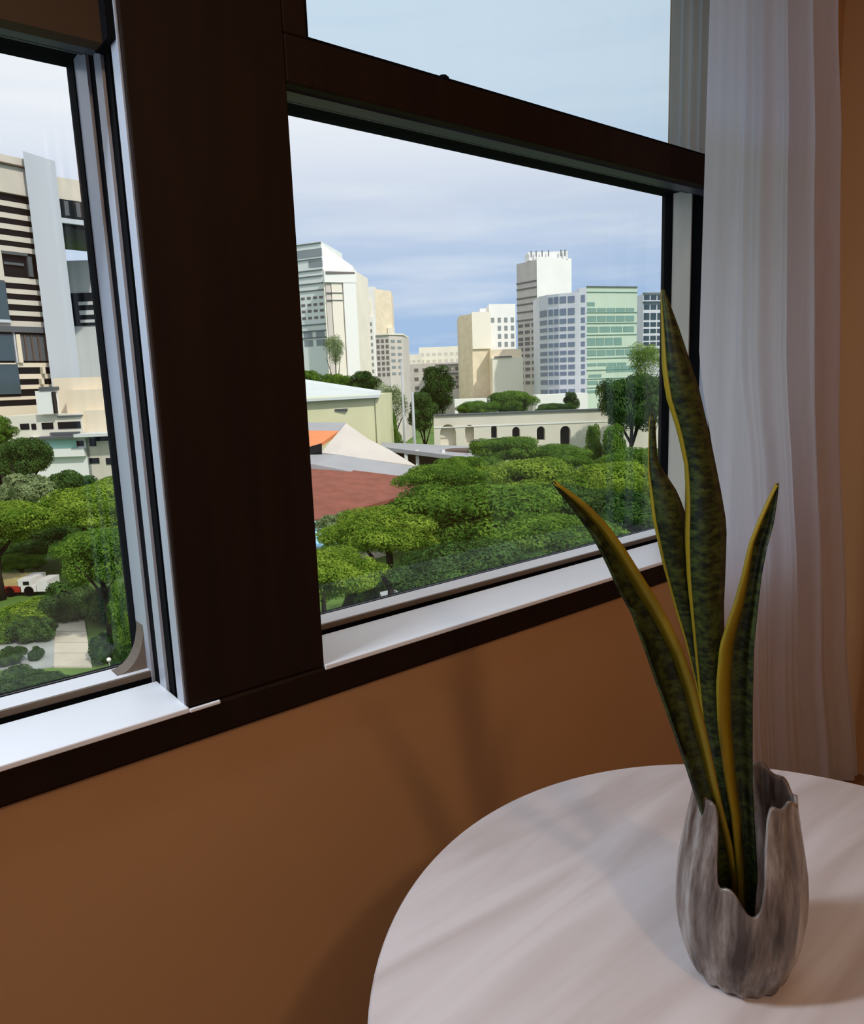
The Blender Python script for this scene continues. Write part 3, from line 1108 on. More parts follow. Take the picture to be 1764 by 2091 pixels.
d3 = 205
b3 = Block('sand_tower', 'sand coloured tower with white lower floors and a dark mast line', 'building', U(763, d3), d3)
q0, q1, q2 = (U(727, d3, 660), d3 + 1), (U(768, d3, 660), d3), (U(799, d3, 660), d3 + 6)
z3 = lambda py: Zp(763, py, d3)
b3.part('white_half', C_c5, b3.mb().prism([q0, q1, (q1[0], q1[1] + 14), (q0[0], q0[1] + 14)], ZG, z3(585)))
b3.part('brick_half', C_c3, b3.mb().prism([q1, q2, (q2[0], q2[1] + 12), (q1[0], q1[1] + 14)], ZG, z3(590)))
b3.bar('lower_wall', C_c5, (U(748, d3), d3), (U(769, d3), d3), ZG, z3(646), .6, .4)
b3.bar('sand_panel', C_c2, (U(750, d3), d3), (U(766, d3), d3), z3(646), z3(614), .4, .2)
b3.bar('mast', C_line, (U(743.5, d3), d3), (U(748, d3), d3), ZG, z3(587), 1.2, .2)
for y in (600, 626, 660, 676, 694, 712, 732):
    b3.bar('floor_line', C_line, q0, (U(742, d3), d3), z3(y + .8), z3(y - .8), .3, .1)
b3.grid(C_w1, (U(728, d3), d3), (U(768, d3), d3), z3(765), z3(655), 8, 4, .5, .5, out_=.65)
b3.bar('step', C_c2, (U(795, d3), d3 + 4), (U(808, d3), d3 + 4), ZG, z3(668), .3, 6)

d4 = 150
b4 = Block('grey_apartment_block', 'grey brick apartment block below the sand coloured tower', 'building', U(798, d4), d4)
r0, r1, r2 = (U(769, d4, 740), d4), (U(797, d4, 740), d4 - .5), (U(823, d4, 740), d4 + 2)
z4 = lambda py: Zp(797, py, d4)
b4.part('body', C_c4, b4.mb().prism([r0, r1, r2, (r2[0] + 1, r2[1] + 12), (r0[0] + 1, r0[1] + 12)], ZG, z4(683)))
b4.part('parapet', C_c2, b4.mb().prism([(r0[0], r0[1] - .3), (r1[0], r1[1] - .3), (r2[0] + .2, r2[1] - .2), (r2[0] + 1, r2[1] + 12), (r0[0] + 1, r0[1] + 12)], z4(684), z4(681)))
b4.grid(C_w2, r0, r1, z4(770), z4(690), 7, 3, .6, .6)
b4.grid(C_w1, r1, r2, z4(770), z4(690), 6, 2, .6, .4)

d5 = 330
for name, lab, x0, x1, yt, m in (('far_block', 'distant pale sandy block between the towers, lower one', 822, 862, 724, C_c2),
                                 ('far_block', 'distant sandy block between the towers, taller middle one', 858, 942, 708, C_c2)):
    bb = Block(name, lab, 'building', U((x0 + x1) / 2, d5), d5)
    a0, a1 = (U(x0, d5), d5), (U(x1, d5), d5)
    zz = lambda py: Zp((x0 + x1) / 2, py, d5)
    bb.part('body', m, bb.mb().prism([a0, a1, (a1[0], a1[1] + 20), (a0[0], a0[1] + 20)], ZG, zz(yt)))
    bb.grid(C_c4, a0, a1, zz(800), zz(yt + 8), 6, 4 if x1 - x0 < 60 else 7, .6, .45)
    d5 += 25
d6 = 250
b6 = Block('taupe_block', 'low taupe building with dark balcony lines behind the dark tree', 'building', U(885, d6), d6)
a0, a1 = (U(826, d6), d6), (U(942, d6), d6 - 4)
z6 = lambda py: Zp(885, py, d6)
b6.part('body', C_c4, b6.mb().prism([a0, a1, (a1[0], a1[1] + 20), (a0[0], a0[1] + 20)], ZG, z6(742)))
for y in (746, 764, 780):
    b6.bar('balcony_line', C_line, (a0[0] + (a1[0] - a0[0]) * .55, d6 - 2), a1, z6(y + 1.2), z6(y - 1.2), .6, .3)
b6.grid(C_w2, a0, a1, z6(800), z6(746), 3, 7, .5, .4)

# beige and white pair
d7 = 215
b7 = Block('beige_building', 'beige building with a higher white part left of the tall white tower', 'building', U(1000, d7), d7)
a0, a1, a2 = (U(943, d7), d7 + 5), (U(966, d7), d7), (U(1004, d7), d7 + 1)
z7 = lambda py: Zp(985, py, d7)
b7.part('beige_body', C_c3, b7.mb().prism([a0, a1, a2, (a2[0], a2[1] + 18), (a0[0], a0[1] + 16)], ZG, z7(640)))
b7.bar('cream_bay', C_c2, a1, a2, z7(712), z7(637), .6, .2)
a3, a4 = (U(1003, d7), d7 + 2), (U(1058, d7), d7 + 4)
b7.part('white_body', C_c5, b7.mb().prism([a3, a4, (a4[0], a4[1] + 18), (a3[0], a3[1] + 16)], ZG, z7(620)))
b7.grid(C_w1, a3, a4, z7(712), z7(645), 4, 4, .5, .6, skip=lambda r, c: c == 0 and r < 3)
b7.bar('lower_block', C_c3, (U(1000, d7), d7 - 4), (U(1062, d7), d7 - 4), ZG, z7(716), 0, 5)
b7.bar('lower_block', C_c2, (U(1002, d7), d7 - 7), (U(1062, d7), d7 - 7), ZG, z7(733), 0, 5)
b7.bar('roof_line', C_w2, (U(1006, d7), d7 - 7), (U(1040, d7), d7 - 7), z7(733), z7(730), .4, .4)
b7.bar('roof_block', C_c5, (U(985, d7), d7 + 3), (U(1010, d7), d7 + 3), z7(640), z7(628), 0, 4)
b7.bar('white_base', C_c5, (U(925, d7), d7 - 9), (U(1000, d7), d7 - 9), ZG, z7(812), 0, 5)

# tall white tower
d8 = 262
b8 = Block('white_tower', 'tallest white tower with a beige shaded side and roof railings', 'building', U(1117, d8), d8)
a0, a1, a2 = (U(1062, d8, 650), d8 + 8), (U(1097, d8, 650), d8), (U(1174, d8, 650), d8 + 6)
z8 = lambda py: Zp(1117, py, d8)
b8.part('side_wall', C_c4, b8.mb().prism([a0, a1, (a1[0] + .1, a1[1] + 20), (a0[0] + 2, a0[1] + 16)], ZG, z8(530)))  # taupe colour carries the shade of this side of the white tower
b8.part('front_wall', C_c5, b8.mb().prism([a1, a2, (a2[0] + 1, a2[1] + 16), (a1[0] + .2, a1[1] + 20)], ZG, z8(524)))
b8.bar('roof_block', C_c5, (U(1085, d8), d8 + 5), (U(1166, d8), d8 + 5), z8(526), z8(509), 0, 8)
for x in (1090, 1100, 1112, 1125, 1150, 1158):
    b8.bar('roof_post', C_line, (U(x, d8), d8 + 4), (U(x + 2, d8), d8 + 4), z8(520), z8(507), .2, .2)
for y in (572, 585, 604, 617, 633, 650):
    b8.bar('floor_line', C_w2, a0, a1, z8(y + 1.3), z8(y - 1.3), .3, .2)
for k, y in enumerate((661, 675, 689, 699, 711, 724, 739, 752, 766, 780)):
    b8.grid(C_w2, a0, a1, z8(y + 4), z8(y - 4), 1, 3, .66, .8, out_=.2)

# blue grey and green glass office
d9 = 190
b9 = Block('glass_office', 'glass office block with blue grey curved front and green glazed side', 'building', U(1200, d9), d9)
arc = [(U(x, d9, 700), d9 + v) for x, v in ((1110, 7), (1124, 3.6), (1144, 1.6), (1176, .4))]
n0, n1, e1 = (U(1183, d9, 700), d9 + .2), (U(1198, d9, 700), d9), (U(1311, d9, 700), d9 + 5)
z9 = lambda py: Zp(1200, py, d9)
b9.part('blue_body', C_ob, b9.mb().prism(arc + [n0, (n0[0], d9 + 16), (arc[0][0], d9 + 18)], ZG, z9(596)))
b9.part('stair_strip', C_ob, b9.mb().prism([n0, n1, (n1[0], d9 + 16), (n0[0], d9 + 16)], ZG, z9(587)))
b9.part('green_body', C_og, b9.mb().prism([n1, e1, (e1[0] + 1, e1[1] + 14), (n1[0], d9 + 16)], ZG, z9(585)))
b9.bar('roof_edge', C_line, n1, e1, z9(586), z9(584), .3, .3)
rows_y = [(602, 616), (627, 641), (648, 658), (665, 673), (680, 688), (697, 706), (714, 722), (728, 737), (743, 752), (757, 765), (773, 783), (793, 802)]
for k, (ya, yb) in enumerate(rows_y):
    for s, (P, Q, nc) in enumerate(((arc[0], arc[1], 1), (arc[1], arc[2], 2), (arc[2], arc[3], 2), (arc[3], n0, 1))):
        if (s == 0 and k == 0) or s == 3:
            continue
        b9.grid(C_owb, P, Q, z9(yb), z9(ya), 1, nc, .78, .95, out_=.12)
    b9.grid(C_owb, n0, n1, z9(yb), z9(ya), 1, 1, .5, 1.0, out_=.12)
gr = [(617, 625, .0, .16, 1), (629, 636, .0, .95, 5), (645, 657, .0, .95, 5), (667, 679, .0, .95, 4), (690, 706, .0, .7, 4), (715, 727, .0, .95, 5), (742, 748, .0, .8, 4), (749, 762, .38, .98, 4), (765, 771, .02, .3, 1), (778, 786, .0, .7, 3), (797, 803, .0, .5, 2)]
for ya, yb, s0, s1, nc in gr:
    b9.grid(C_owg, n1, e1, z9(yb), z9(ya), 1, nc, .9, .95, out_=.1, s0=s0, s1=s1)
for y in (596, 638, 660, 684, 711, 732, 756, 774, 792):
    b9.bar('floor_line', C_owg, n1, e1, z9(y + .6), z9(y - .6), .22, .1)
b9.bar('white_podium', C_c5, (U(1085, d9), d9 - 8), (U(1186, d9), d9 - 8), ZG, z9(801), 0, 6)

d10 = 240
b10 = Block('dark_glass_building', 'dark teal windowed building at the right edge beside the leaf', 'building', U(1335, d10), d10)
a0, a1 = (U(1313, d10, 650), d10), (U(1390, d10, 650), d10 + 4)
z10 = lambda py: Zp(1330, py, d10)
b10.part('body', C_ob, b10.mb().prism([a0, a1, (a1[0], a1[1] + 12), (a0[0], a0[1] + 12)], ZG, z10(599)))
b10.bar('roof_slab', C_line, a0, a1, z10(600), z10(597), .5, .3)
b10.bar('eave', C_dk, a0, a1, z10(619), z10(615), .5, .3)
for ya, yb in ((602, 612), (621, 632), (638, 653), (657, 667), (671, 680), (685, 695), (698, 706), (712, 722), (728, 738)):
    b10.grid(C_dk, a0, a1, z10(yb), z10(ya), 1, 5, .82, .95, out_=.1)

# --- arched white wall
dW = 80
aw = Block('arched_wall', 'long white garden wall pierced by small dark arches', 'wall', U(1120, dW), dW)
wx0, wx1 = U(886, dW, 880), U(1420, dW, 880)
zw = lambda py, px=1115: Zp(px, py, dW)
ztop = zw(841)
arches = [(899, 931, 867, 912, 1), (950, 968, 868, 905, 1), (1003, 1015, 869, 895, 0), (1046, 1062, 872, 896, 0), (1096, 1113, 871, 899, 0), (1144, 1165, 870, 914, 1)]


def arch_pts(x0, x1, y0, y1, pointed):
    u0, u1 = U(x0, dW, 890), U(x1, dW, 890)
    za, zb = zw(y1, x0), zw(y0, x0)
    hw = (u1 - u0) / 2
    uc = (u0 + u1) / 2
    sp = zb - min(hw, (zb - za) * .5)
    P = [(u0, za), (u0, sp)]
    for k in range(1, 8):
        a = math.pi * (1 - k / 8)
        P.append((uc + hw * math.cos(a), sp + (zb - sp) * math.sin(a)))
    P += [(u1, sp), (u1, za)]
    return P


# front skin built as columns between and around the arches so that the openings are real
skin = aw.mb()
xs = wx0
TH = .9
for ar in arches:
    P = arch_pts(*ar)
    u0, u1 = P[0][0], P[-1][0]
    skin.box(xs, u0, dW, dW + TH, ZG, ztop)
    skin.box(u0, u1, dW, dW + TH, ZG, P[0][1])
    top = P[1:-1]
    for (ua, za_), (ub, zb_) in zip(top, top[1:]):
        if ub - ua < 1e-6:
            continue
        skin.poly([(ua, dW, za_), (ub, dW, zb_), (ub, dW, ztop), (ua, dW, ztop), (ua, dW + TH, za_), (ub, dW + TH, zb_), (ub, dW + TH, ztop), (ua, dW + TH, ztop)],
                  [(0, 1, 2, 3), (7, 6, 5, 4), (0, 4, 5, 1), (3, 2, 6, 7)])
    xs = u1
skin.box(xs, wx1, dW, dW + TH, ZG, ztop)
aw.part('wall_body', C_cream, skin)
aw.bar('coping', C_dgrey, (wx0, dW), (wx1, dW), ztop, ztop + .12, .2, 1.2)
aw.bar('string_course', C_white, (wx0, dW), (wx1, dW), zw(866), zw(864), .06, .0)
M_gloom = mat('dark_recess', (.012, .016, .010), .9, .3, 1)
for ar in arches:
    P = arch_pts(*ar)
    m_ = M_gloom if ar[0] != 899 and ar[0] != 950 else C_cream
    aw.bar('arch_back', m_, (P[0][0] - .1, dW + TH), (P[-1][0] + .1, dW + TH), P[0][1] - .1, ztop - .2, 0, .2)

# --- cream house with pale roof
dH = 70
hb = Block('cream_house', 'pale yellow green house with a white sloping roof at left', 'house', U(700, dH), dH)
C_lime = mat('pale_lime_wall', lin(218, 216, 176), .8, .06, .5)
C_rw = mat('pale_roof_sheet', lin(204, 211, 208), .6, .06, .5)
h0, h1 = (U(560, dH, 850), dH - 2), (U(770, dH, 850), dH)
zh = lambda py, px=700: Zp(px, py, dH)
hb.part('wall', C_lime, hb.mb().prism([h0, h1, (h1[0] + 1, h1[1] + 10), (h0[0], h0[1] + 10)], ZG, zh(808)))
rp = [at(560, 818, dH - 2.6), at(776, 806, dH - .6), at(778, 798, dH + 10), at(560, 765, dH + 10)]
loc = lambda q: (q.dot(RT), q.dot(F), q.z)
hb.part('roof', C_rw, hb.mb().sheet([loc(q) for q in rp], .25))
hb.bar('eave_line', C_dgrey, h0, h1, zh(815), zh(811), .3, .1)
hb.bar('vent', C_dgrey, (U(683, dH), dH - .6), (U(708, dH), dH - .6), zh(838), zh(834), .3, .1)
hb.bar('corner_post', C_lime, (U(768, dH, 850), dH), (U(774, dH, 850), dH), ZG, zh(812), .2, .2)

# --- low houses with orange, white, grey and red roofs
C_or = mat('orange_tiles', lin(226, 140, 92), .8, .12, .8)
C_red = mat('red_brown_tiles', lin(140, 84, 68), .85, .22, 1.2, stretch=(1, 1, 3))
C_gz = mat('grey_zinc', lin(158, 158, 160), .6, .08, .6)
C_wt = mat('white_membrane', lin(200, 192, 182), .7, .05, .6)
C_pl = mat('beige_plaster', lin(206, 192, 176), .8, .1, .6)
rh = Block('red_roofed_house', 'low house with a broad red brown tiled roof behind the pillar', 'house', U(700, 48), 48)


def roofpoly(blk, name, m, pix, th=.25):
    return blk.part(name, m, blk.mb().sheet([loc(at(*q)) for q in pix], th))


roofpoly(rh, 'tiled_roof', C_red, [(560, 1082, 45), (640, 1062, 45), (760, 1030, 47.5), (870, 998, 50), (866, 978, 54), (740, 965, 55), (560, 940, 56)])
rh.part('wall', C_pl, rh.mb().prism([(U(570, 47, 1030), 47), (U(760, 50, 1030), 50), (U(840, 53, 1000), 53), (U(570, 55, 1000), 55)], ZG, Zp(640, 1062, 45) - .6))
hatch = roofpoly(rh, 'white_patch', C_wt, [(560, 985, 51.0), (676, 992, 51.4), (660, 979, 52.6), (640, 972, 53.2), (560, 966, 53.2)], .05)
gz = Block('pointed_roof_pavilion', 'pavilion with a pointed white roof and grey zinc front slope', 'pavilion', U(740, 58), 58)
roofpoly(gz, 'front_slope', C_gz, [(560, 952, 54.5), (640, 948, 54.5), (812, 982, 54.5), (852, 954, 58.5), (690, 928, 58), (655, 925, 58), (560, 925, 58)], .35)
roofpoly(gz, 'white_slope', C_wt, [(652, 929, 58), (690, 929, 58), (850, 951, 58.6), (795, 918, 61), (752, 896, 62), (706, 864, 64)], .3)
roofpoly(gz, 'orange_slope', C_or, [(560, 935, 58.5), (640, 918, 59), (655, 905, 60.5), (692, 880, 63.2), (560, 878, 63.2)], .3)
roofpoly(gz, 'ridge_slope', C_gz, [(560, 880, 63.3), (690, 881, 63.4), (706, 863, 64.8), (560, 862, 64.8)], .3)
roofpoly(gz, 'dark_gable', C_black, [(560, 934, 57.6), (624, 930, 57.6), (657, 921, 57.9), (657, 905, 58.2), (600, 921, 57.9), (560, 928, 57.6)], .3)
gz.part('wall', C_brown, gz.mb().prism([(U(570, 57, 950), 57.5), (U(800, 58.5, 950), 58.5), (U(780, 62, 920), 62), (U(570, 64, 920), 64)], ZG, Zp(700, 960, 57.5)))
gzx = Block('grey_canopy', 'flat grey canopy roof on white posts beside the trees', 'canopy', U(890, 66), 66)
roofpoly(gzx, 'canopy_roof', C_gz, [(776, 912, 66.0), (985, 938, 63), (992, 921, 68), (950, 911, 71), (780, 903, 71)], .35)
for x in (828, 851, 905, 960):
    gzx.bar('post', C_white, (U(x - 3, 65, 920), 65.5), (U(x + 4, 65, 920), 65.5), ZG, Zp(x, 918, 66), .2, .2)
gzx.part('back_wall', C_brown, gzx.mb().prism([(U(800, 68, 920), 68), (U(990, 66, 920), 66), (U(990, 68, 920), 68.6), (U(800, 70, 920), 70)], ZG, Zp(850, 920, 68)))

# --- lamp posts beside the dark tree
M_post = mat('grey_metal_post', lin(176, 180, 182), .5, .1, 1)
for lab, x, xb, y0, dp, rr in (('taller pale street pole in front of the far taupe buildings', 825, 826, 736, 78, .16),
                               ('shorter grey street pole next to the dark tree', 842, 846, 800, 76, .22)):
    q = empty('street_pole', uvw(U(xb, dp, 900), dp, ZG))
    tag(q, lab, 'pole', 'street poles by the dark tree')
    top = Zp(x, y0, dp) - ZG
    MB().tube([(0, 0, 0), (0, 0, top)], [rr, rr * .55], 10).build('pole', M_post, q, smooth=True)
    MB().lathe([(rr * 2, 0), (rr * 2, .3), (rr, .4)], (0, 0, 0), 12).build('base', M_post, q)

# ------------------------------------------------------------------ trees and shrubs
G_mid = foliage_mat('leaf_mid', lin(62, 98, 36), lin(118, 152, 58))
G_yel = foliage_mat('leaf_yellow', lin(84, 118, 36), lin(150, 174, 66))
G_dark = foliage_mat('leaf_dark', lin(44, 70, 34), lin(86, 118, 58), .25)
G_pale = foliage_mat('leaf_pale', lin(96, 116, 72), lin(160, 176, 126))
G_deep = foliage_mat('leaf_deep', lin(34, 58, 30), lin(74, 106, 48), .25)
M_bark = mat('bark', lin(46, 38, 32), .9, .3, 3, stretch=(1, 1, .3))


def crown_mesh(seed, n_leaf, lobes, lobe_r, flat, leafsize, shape, jitter=.25):
    """unit crown: radius about 1 in plan, sits on z = 0; thousands of little leaves on lobes"""
    r = np.random.default_rng(seed)
    C, S = [], []
    k = 0
    while len(C) < lobes:
        p = r.uniform(-1, 1, 3)
        if np.linalg.norm(p) > 1 or np.linalg.norm(p) < (.45 if lobes > 12 else 0):
            continue
        p = p * np.array(shape) * .78
        p[2] += shape[2]
        C.append(p)
        S.append(lobe_r * r.uniform(.7, 1.25))
    C = np.array(C)
    S = np.array(S)
    idx = r.choice(lobes, n_leaf, p=S ** 2 / (S ** 2).sum())
    dirs = r.normal(size=(n_leaf, 3))
    dirs[:, 2] += .35
    dirs /= np.linalg.norm(dirs, axis=1)[:, None]
    rad = S[idx] * (1 - jitter * r.random(n_leaf) ** 1.5)
    P = C[idx] + dirs * rad[:, None] * np.array([1, 1, flat])
    # leaf frames, mostly facing outwards and up
    nrm = dirs * np.array([1, 1, 1 / flat]) + r.normal(size=(n_leaf, 3)) * .55
    nrm /= np.linalg.norm(nrm, axis=1)[:, None]
    a = np.cross(nrm, r.normal(size=(n_leaf, 3)))
    a /= np.linalg.norm(a, axis=1)[:, None]
    b = np.cross(nrm, a)
    s = leafsize * r.uniform(.6, 1.3, n_leaf)[:, None]
    V = np.stack([P - a * s, P - b * s * .5, P + a * s, P + b * s * .5], axis=1).reshape(-1, 3)
    V[:, 2] = np.maximum(V[:, 2], .0)
    me = bpy.data.meshes.new('crown')
    me.vertices.add(len(V))
    me.vertices.foreach_set('co', V.astype(np.float32).ravel())
    me.loops.add(4 * n_leaf)
    me.loops.foreach_set('vertex_index', np.arange(4 * n_leaf, dtype=np.int32))
    me.polygons.add(n_leaf)
    me.polygons.foreach_set('loop_start', np.arange(0, 4 * n_leaf, 4, dtype=np.int32))
    me.polygons.foreach_set('loop_total', np.full(n_leaf, 4, dtype=np.int32))
    me.update(calc_edges=True)
    return me


PROTO = {
    'spread': [crown_mesh(11 + k, 42000, 46, .30, .42, .023, (1.0, 1.0, .30), .38) for k in range(2)],
    'round': [crown_mesh(31 + k, 26000, 26, .34, .8, .033, (.85, .85, .62), .42) for k in range(2)],
    'tall': [crown_mesh(51, 20000, 24, .38, .9, .042, (.75, .75, 1.25), .42)],
    'shrub': [crown_mesh(71 + k, 14000, 18, .36, .7, .046, (.85, .85, .40), .45) for k in range(2)],
    'loose': [crown_mesh(91, 6500, 14, .38, .9, .034, (.7, .7, 1.15), .6)],
}
_pm = {}


def crown_data(kind, i, m):
    k = (kind, i, m.name)
    if k not in _pm:
        me = PROTO[kind][i].copy()
        me.materials.append(m)
        _pm[k] = me
    return _pm[k]


HT = {k: max(np.array([v.co.z for v in m_.vertices]).max() for m_ in L_) * .985 for k, L_ in PROTO.items()}     # height of the unit crown
tree_n = [0]


def tree(name, label, kind, m, px, ytop, d, r, cat='tree', group=None, hs=1.0, trunk=True, zbase=ZG):
    """crown top seen at (px, ytop), d metres ahead, crown radius r metres; stands on the ground"""
    i = tree_n[0]
    tree_n[0] += 1
    u, zt_ = UZ(px, ytop, d)
    protos = PROTO[kind]
    sc = r
    hz = r * hs
    hgt = HT[kind] * hz
    cb = zt_ - hgt
    if not trunk or cb < zbase + .1:
        cb = zbase
        hz = (zt_ - zbase) / HT[kind]
    root = empty(name, uvw(u, d, zbase))
    tag(root, label, cat, group)
    root.rotation_euler = (0, 0, i * 1.9)
    add_obj('crown', crown_data(kind, i % len(protos), m), root, (0, 0, cb - zbase), (0, 0, 0), (sc, sc, hz))
    if trunk and cb > zbase + .3:
        tm = MB()
        top = cb - zbase + hgt * .45
        r0 = max(.10, r * .055)
        sw = .12 * r
        tm.tube([(0, 0, 0), (sw * .3, 0, top * .35), (0, sw * .3, top * .7), (0, 0, top)], [r0 * 1.3, r0, r0 * .8, r0 * .4], 8)
        for q in range(3):
            a = q * 2.1 + i
            tm.tube([(0, 0, top * .55), (math.cos(a) * r * .3, math.sin(a) * r * .3, top * .8), (math.cos(a) * r * .6, math.sin(a) * r * .6, top * .97)], [r0 * .7, r0 * .5, r0 * .25], 6)
        tm.build('trunk', M_bark, root, smooth=True)
    return root


GP = 'park trees below the right window'
# right window, front to back
tree('spreading_tree', 'yellow green tree at the lower left corner of right window', 'spread', G_yel, 655, 1125, 21.5, 2.15, group=GP)
tree('spreading_tree', 'dark tree just above the sill at middle of right window', 'spread', G_dark, 985, 1112, 22, 2.9, group=GP)
tree('spreading_tree', 'green tree just above the sill left of the leaning leaf', 'spread', G_mid, 1150, 1058, 25, 3.0, group=GP)
tree('spreading_tree', 'deep green tree above the sill between the leaves', 'spread', G_deep, 1310, 1035, 27, 2.6, group=GP)
tree('spreading_tree', 'broad green tree at the centre of the right window view', 'spread', G_mid, 975, 985, 32, 4.4, group=GP)
tree('spreading_tree', 'yellow green tree below the red brown roof', 'spread', G_yel, 790, 1035, 30.5, 3.0, group=GP)
tree('spreading_tree', 'dark tree between the red roof tree and the sill', 'spread', G_deep, 900, 1122, 25.5, 1.75, group=GP)
tree('leafy_bush', 'dark shrub on the ground left of the white parked car', 'shrub', G_deep, 735, 1185, 33, 1.5, 'bush', trunk=False)
tree('leafy_bush', 'dark shrub on the ground right of the white parked car', 'shrub', G_deep, 868, 1180, 32, 1.4, 'bush', trunk=False)
tree('leafy_bush', 'green shrub behind the white parked car', 'shrub', G_dark, 800, 1150, 39.5, 1.8, 'bush', trunk=False)
tree('spreading_tree', 'shaded green tree behind the tip of the leaning leaf', 'spread', G_dark, 1150, 990, 37, 3.9, group=GP)
tree('spreading_tree', 'bright green tree in front of the arched wall at right', 'spread', G_yel, 1270, 945, 45, 4.4, group=GP)
tree('spreading_tree', 'green tree beside the end of the red brown roof', 'spread', G_mid, 905, 948, 45, 3.2, group=GP)
tree('spreading_tree', 'bright tree in the middle before the arched wall', 'spread', G_yel, 1070, 935, 50, 4.6, group=GP)
tree('spreading_tree', 'green tree close before the arches, left of centre', 'spread', G_mid, 1030, 890, 60, 3.3, group=GP)
tree('spreading_tree', 'green tree close before the arches, right of centre', 'spread', G_mid, 1140, 906, 60, 3.4, group=GP)
tree('spreading_tree', 'low green tree under the grey canopy edge', 'spread', G_mid, 955, 930, 55, 3.0, group=GP)
tree('spreading_tree', 'low green tree at foot of the right white wall', 'spread', G_mid, 1310, 915, 60, 4.2, group=GP)
tree('leafy_bush', 'upright bush with bare twigs against the white wall', 'tall', G_mid, 1208, 866, 68, 1.35, 'bush', 'bushes against the arched wall', trunk=False)
tree('leafy_bush', 'larger round bush against the white wall at right', 'tall', G_mid, 1255, 866, 66, 1.9, 'bush', 'bushes against the arched wall', trunk=False)
tree('leafy_bush', 'dark low bush under the bright tree at right', 'shrub', G_deep, 1255, 1000, 33, 2.2, 'bush')
tree('leafy_bush', 'small pale bush beside the light blue canopy', 'shrub', G_pale, 700, 1042, 34, 1.5, 'bush')
tree('dark_tree', 'tall dark tree beside the street poles', 'tall', G_deep, 888, 746, 92, 2.7, hs=1.1)
tree('dark_tree', 'lower dark tree left of the arched wall', 'tall', G_dark, 864, 800, 84, 2.3, hs=.9)
tree('loose_tree', 'thin pale tree in front of the grey white tower', 'loose', G_pale, 682, 682, 120, 2.4, hs=1.2)
tree('loose_tree', 'thin grey green tree beside the cream house', 'loose', G_pale, 797, 780, 86, 2.4, hs=1.3)
tree('leafy_bush', 'green bush at the corner of the cream house', 'tall', G_mid, 800, 838, 84, 1.6, 'bush', trunk=False)
tree('hedge_bush', 'dark hedge bush behind the white roof at far left', 'round', G_mid, 632, 756, 96, 2.9, 'bush', 'hedge behind the white roof')
tree('hedge_bush', 'dark hedge bush behind the white roof, second from left', 'round', G_mid, 688, 760, 95, 2.4, 'bush', 'hedge behind the white roof')
tree('hedge_bush', 'dark hedge bush behind the white roof, nearest the street', 'round', G_deep, 740, 757, 94, 2.5, 'bush', 'hedge behind the white roof')
tree('mound_shrub', 'rounded green shrub mound above the arched wall', 'spread', G_mid, 1040, 796, 100, 4.0, 'shrub', 'shrubs above the arched wall', 1.3)
tree('mound_shrub', 'low green shrub at left end of the shrub mound', 'spread', G_mid, 975, 818, 96, 3.0, 'shrub', 'shrubs above the arched wall', 1.0)
tree('mound_shrub', 'low dark shrub above the wall right of the mound', 'spread', G_dark, 1135, 822, 96, 2.9, 'shrub', 'shrubs above the arched wall', 1.0)
tree('mound_shrub', 'small pointed shrub above the wall before the glass office', 'tall', G_deep, 1168, 800, 102, 1.5, 'shrub', 'shrubs above the arched wall')
tree('umbrella_tree', 'leaning dark umbrella tree at the right end of the arched wall', 'spread', G_dark, 1292, 760, 74, 4.0, hs=2.3)
tree('loose_tree', 'bright feathery tree above the umbrella tree', 'loose', G_yel, 1318, 698, 98, 3.0)
# left window
GL = 'trees below the left window'
tree('round_tree', 'dark green tree before the podium at the left edge', 'round', G_dark, 42, 888, 66, 3.0, group=GL)
tree('round_tree', 'bright green tree at the left edge above the dark tree', 'round', G_mid, -12, 845, 72, 2.2, group=GL)
tree('leafy_bush', 'pale silvery shrub below the dark tree at left', 'shrub', G_pale, 50, 965, 60, 2.6, 'bush')
tree('leafy_bush', 'green hedge shrub below the white podium wall', 'shrub', G_dark, 140, 958, 62, 2.6, 'bush')
tree('leafy_bush', 'bright hedge shrub beside the sash below the podium', 'shrub', G_yel, 225, 968, 60, 2.4, 'bush')
tree('spreading_tree', 'large bright yellow green tree in the middle of the left window', 'spread', G_yel, 190, 992, 46, 4.2, group=GL)
tree('spreading_tree', 'large green tree at the left edge of the left window', 'spread', G_yel, -25, 1025, 43, 4.0, group=GL)
tree('spreading_tree', 'deep green tree behind the small truck', 'spread', G_dark, 60, 1062, 51, 4.0, group=GL)
tree('spreading_tree', 'green tree between the bright tree and the forked tree', 'spread', G_mid, 165, 1100, 40.5, 1.9, group=GL)
tree('spreading_tree', 'low green tree just above the truck', 'spread', G_mid, 40, 1130, 47, 2.0, group=GL, hs=.8)
tree('forked_tree', 'green tree with a dark forked trunk beside the path', 'round', G_mid, 196, 1072, 34, 2.2, hs=1.0)
tree('leafy_bush', 'leafy shrub right of the forked trunk', 'tall', G_mid, 250, 1185, 31.2, .85, 'bush', trunk=False)
tree('leafy_bush', 'green shrub left of the forked tree by the path', 'shrub', G_dark, 138, 1185, 38.8, 1.7, 'bush', trunk=False)
tree('leafy_bush', 'dark shrub behind the forked trunk', 'shrub', G_deep, 215, 1195, 37.5, 1.6, 'bush', trunk=False)
tree('leafy_bush', 'bright grassy bush below the small truck', 'shrub', G_yel, 40, 1228, 38, 2.2, 'bush', trunk=False)
tree('leafy_bush', 'dark bush on the edge of the grey terrace', 'shrub', G_dark, 62, 1258, 35.2, 1.3, 'bush', trunk=False)
tree('leafy_bush', 'bright bush at the far left of the terrace', 'shrub', G_mid, 5, 1245, 35.5, 1.2, 'bush', trunk=False)
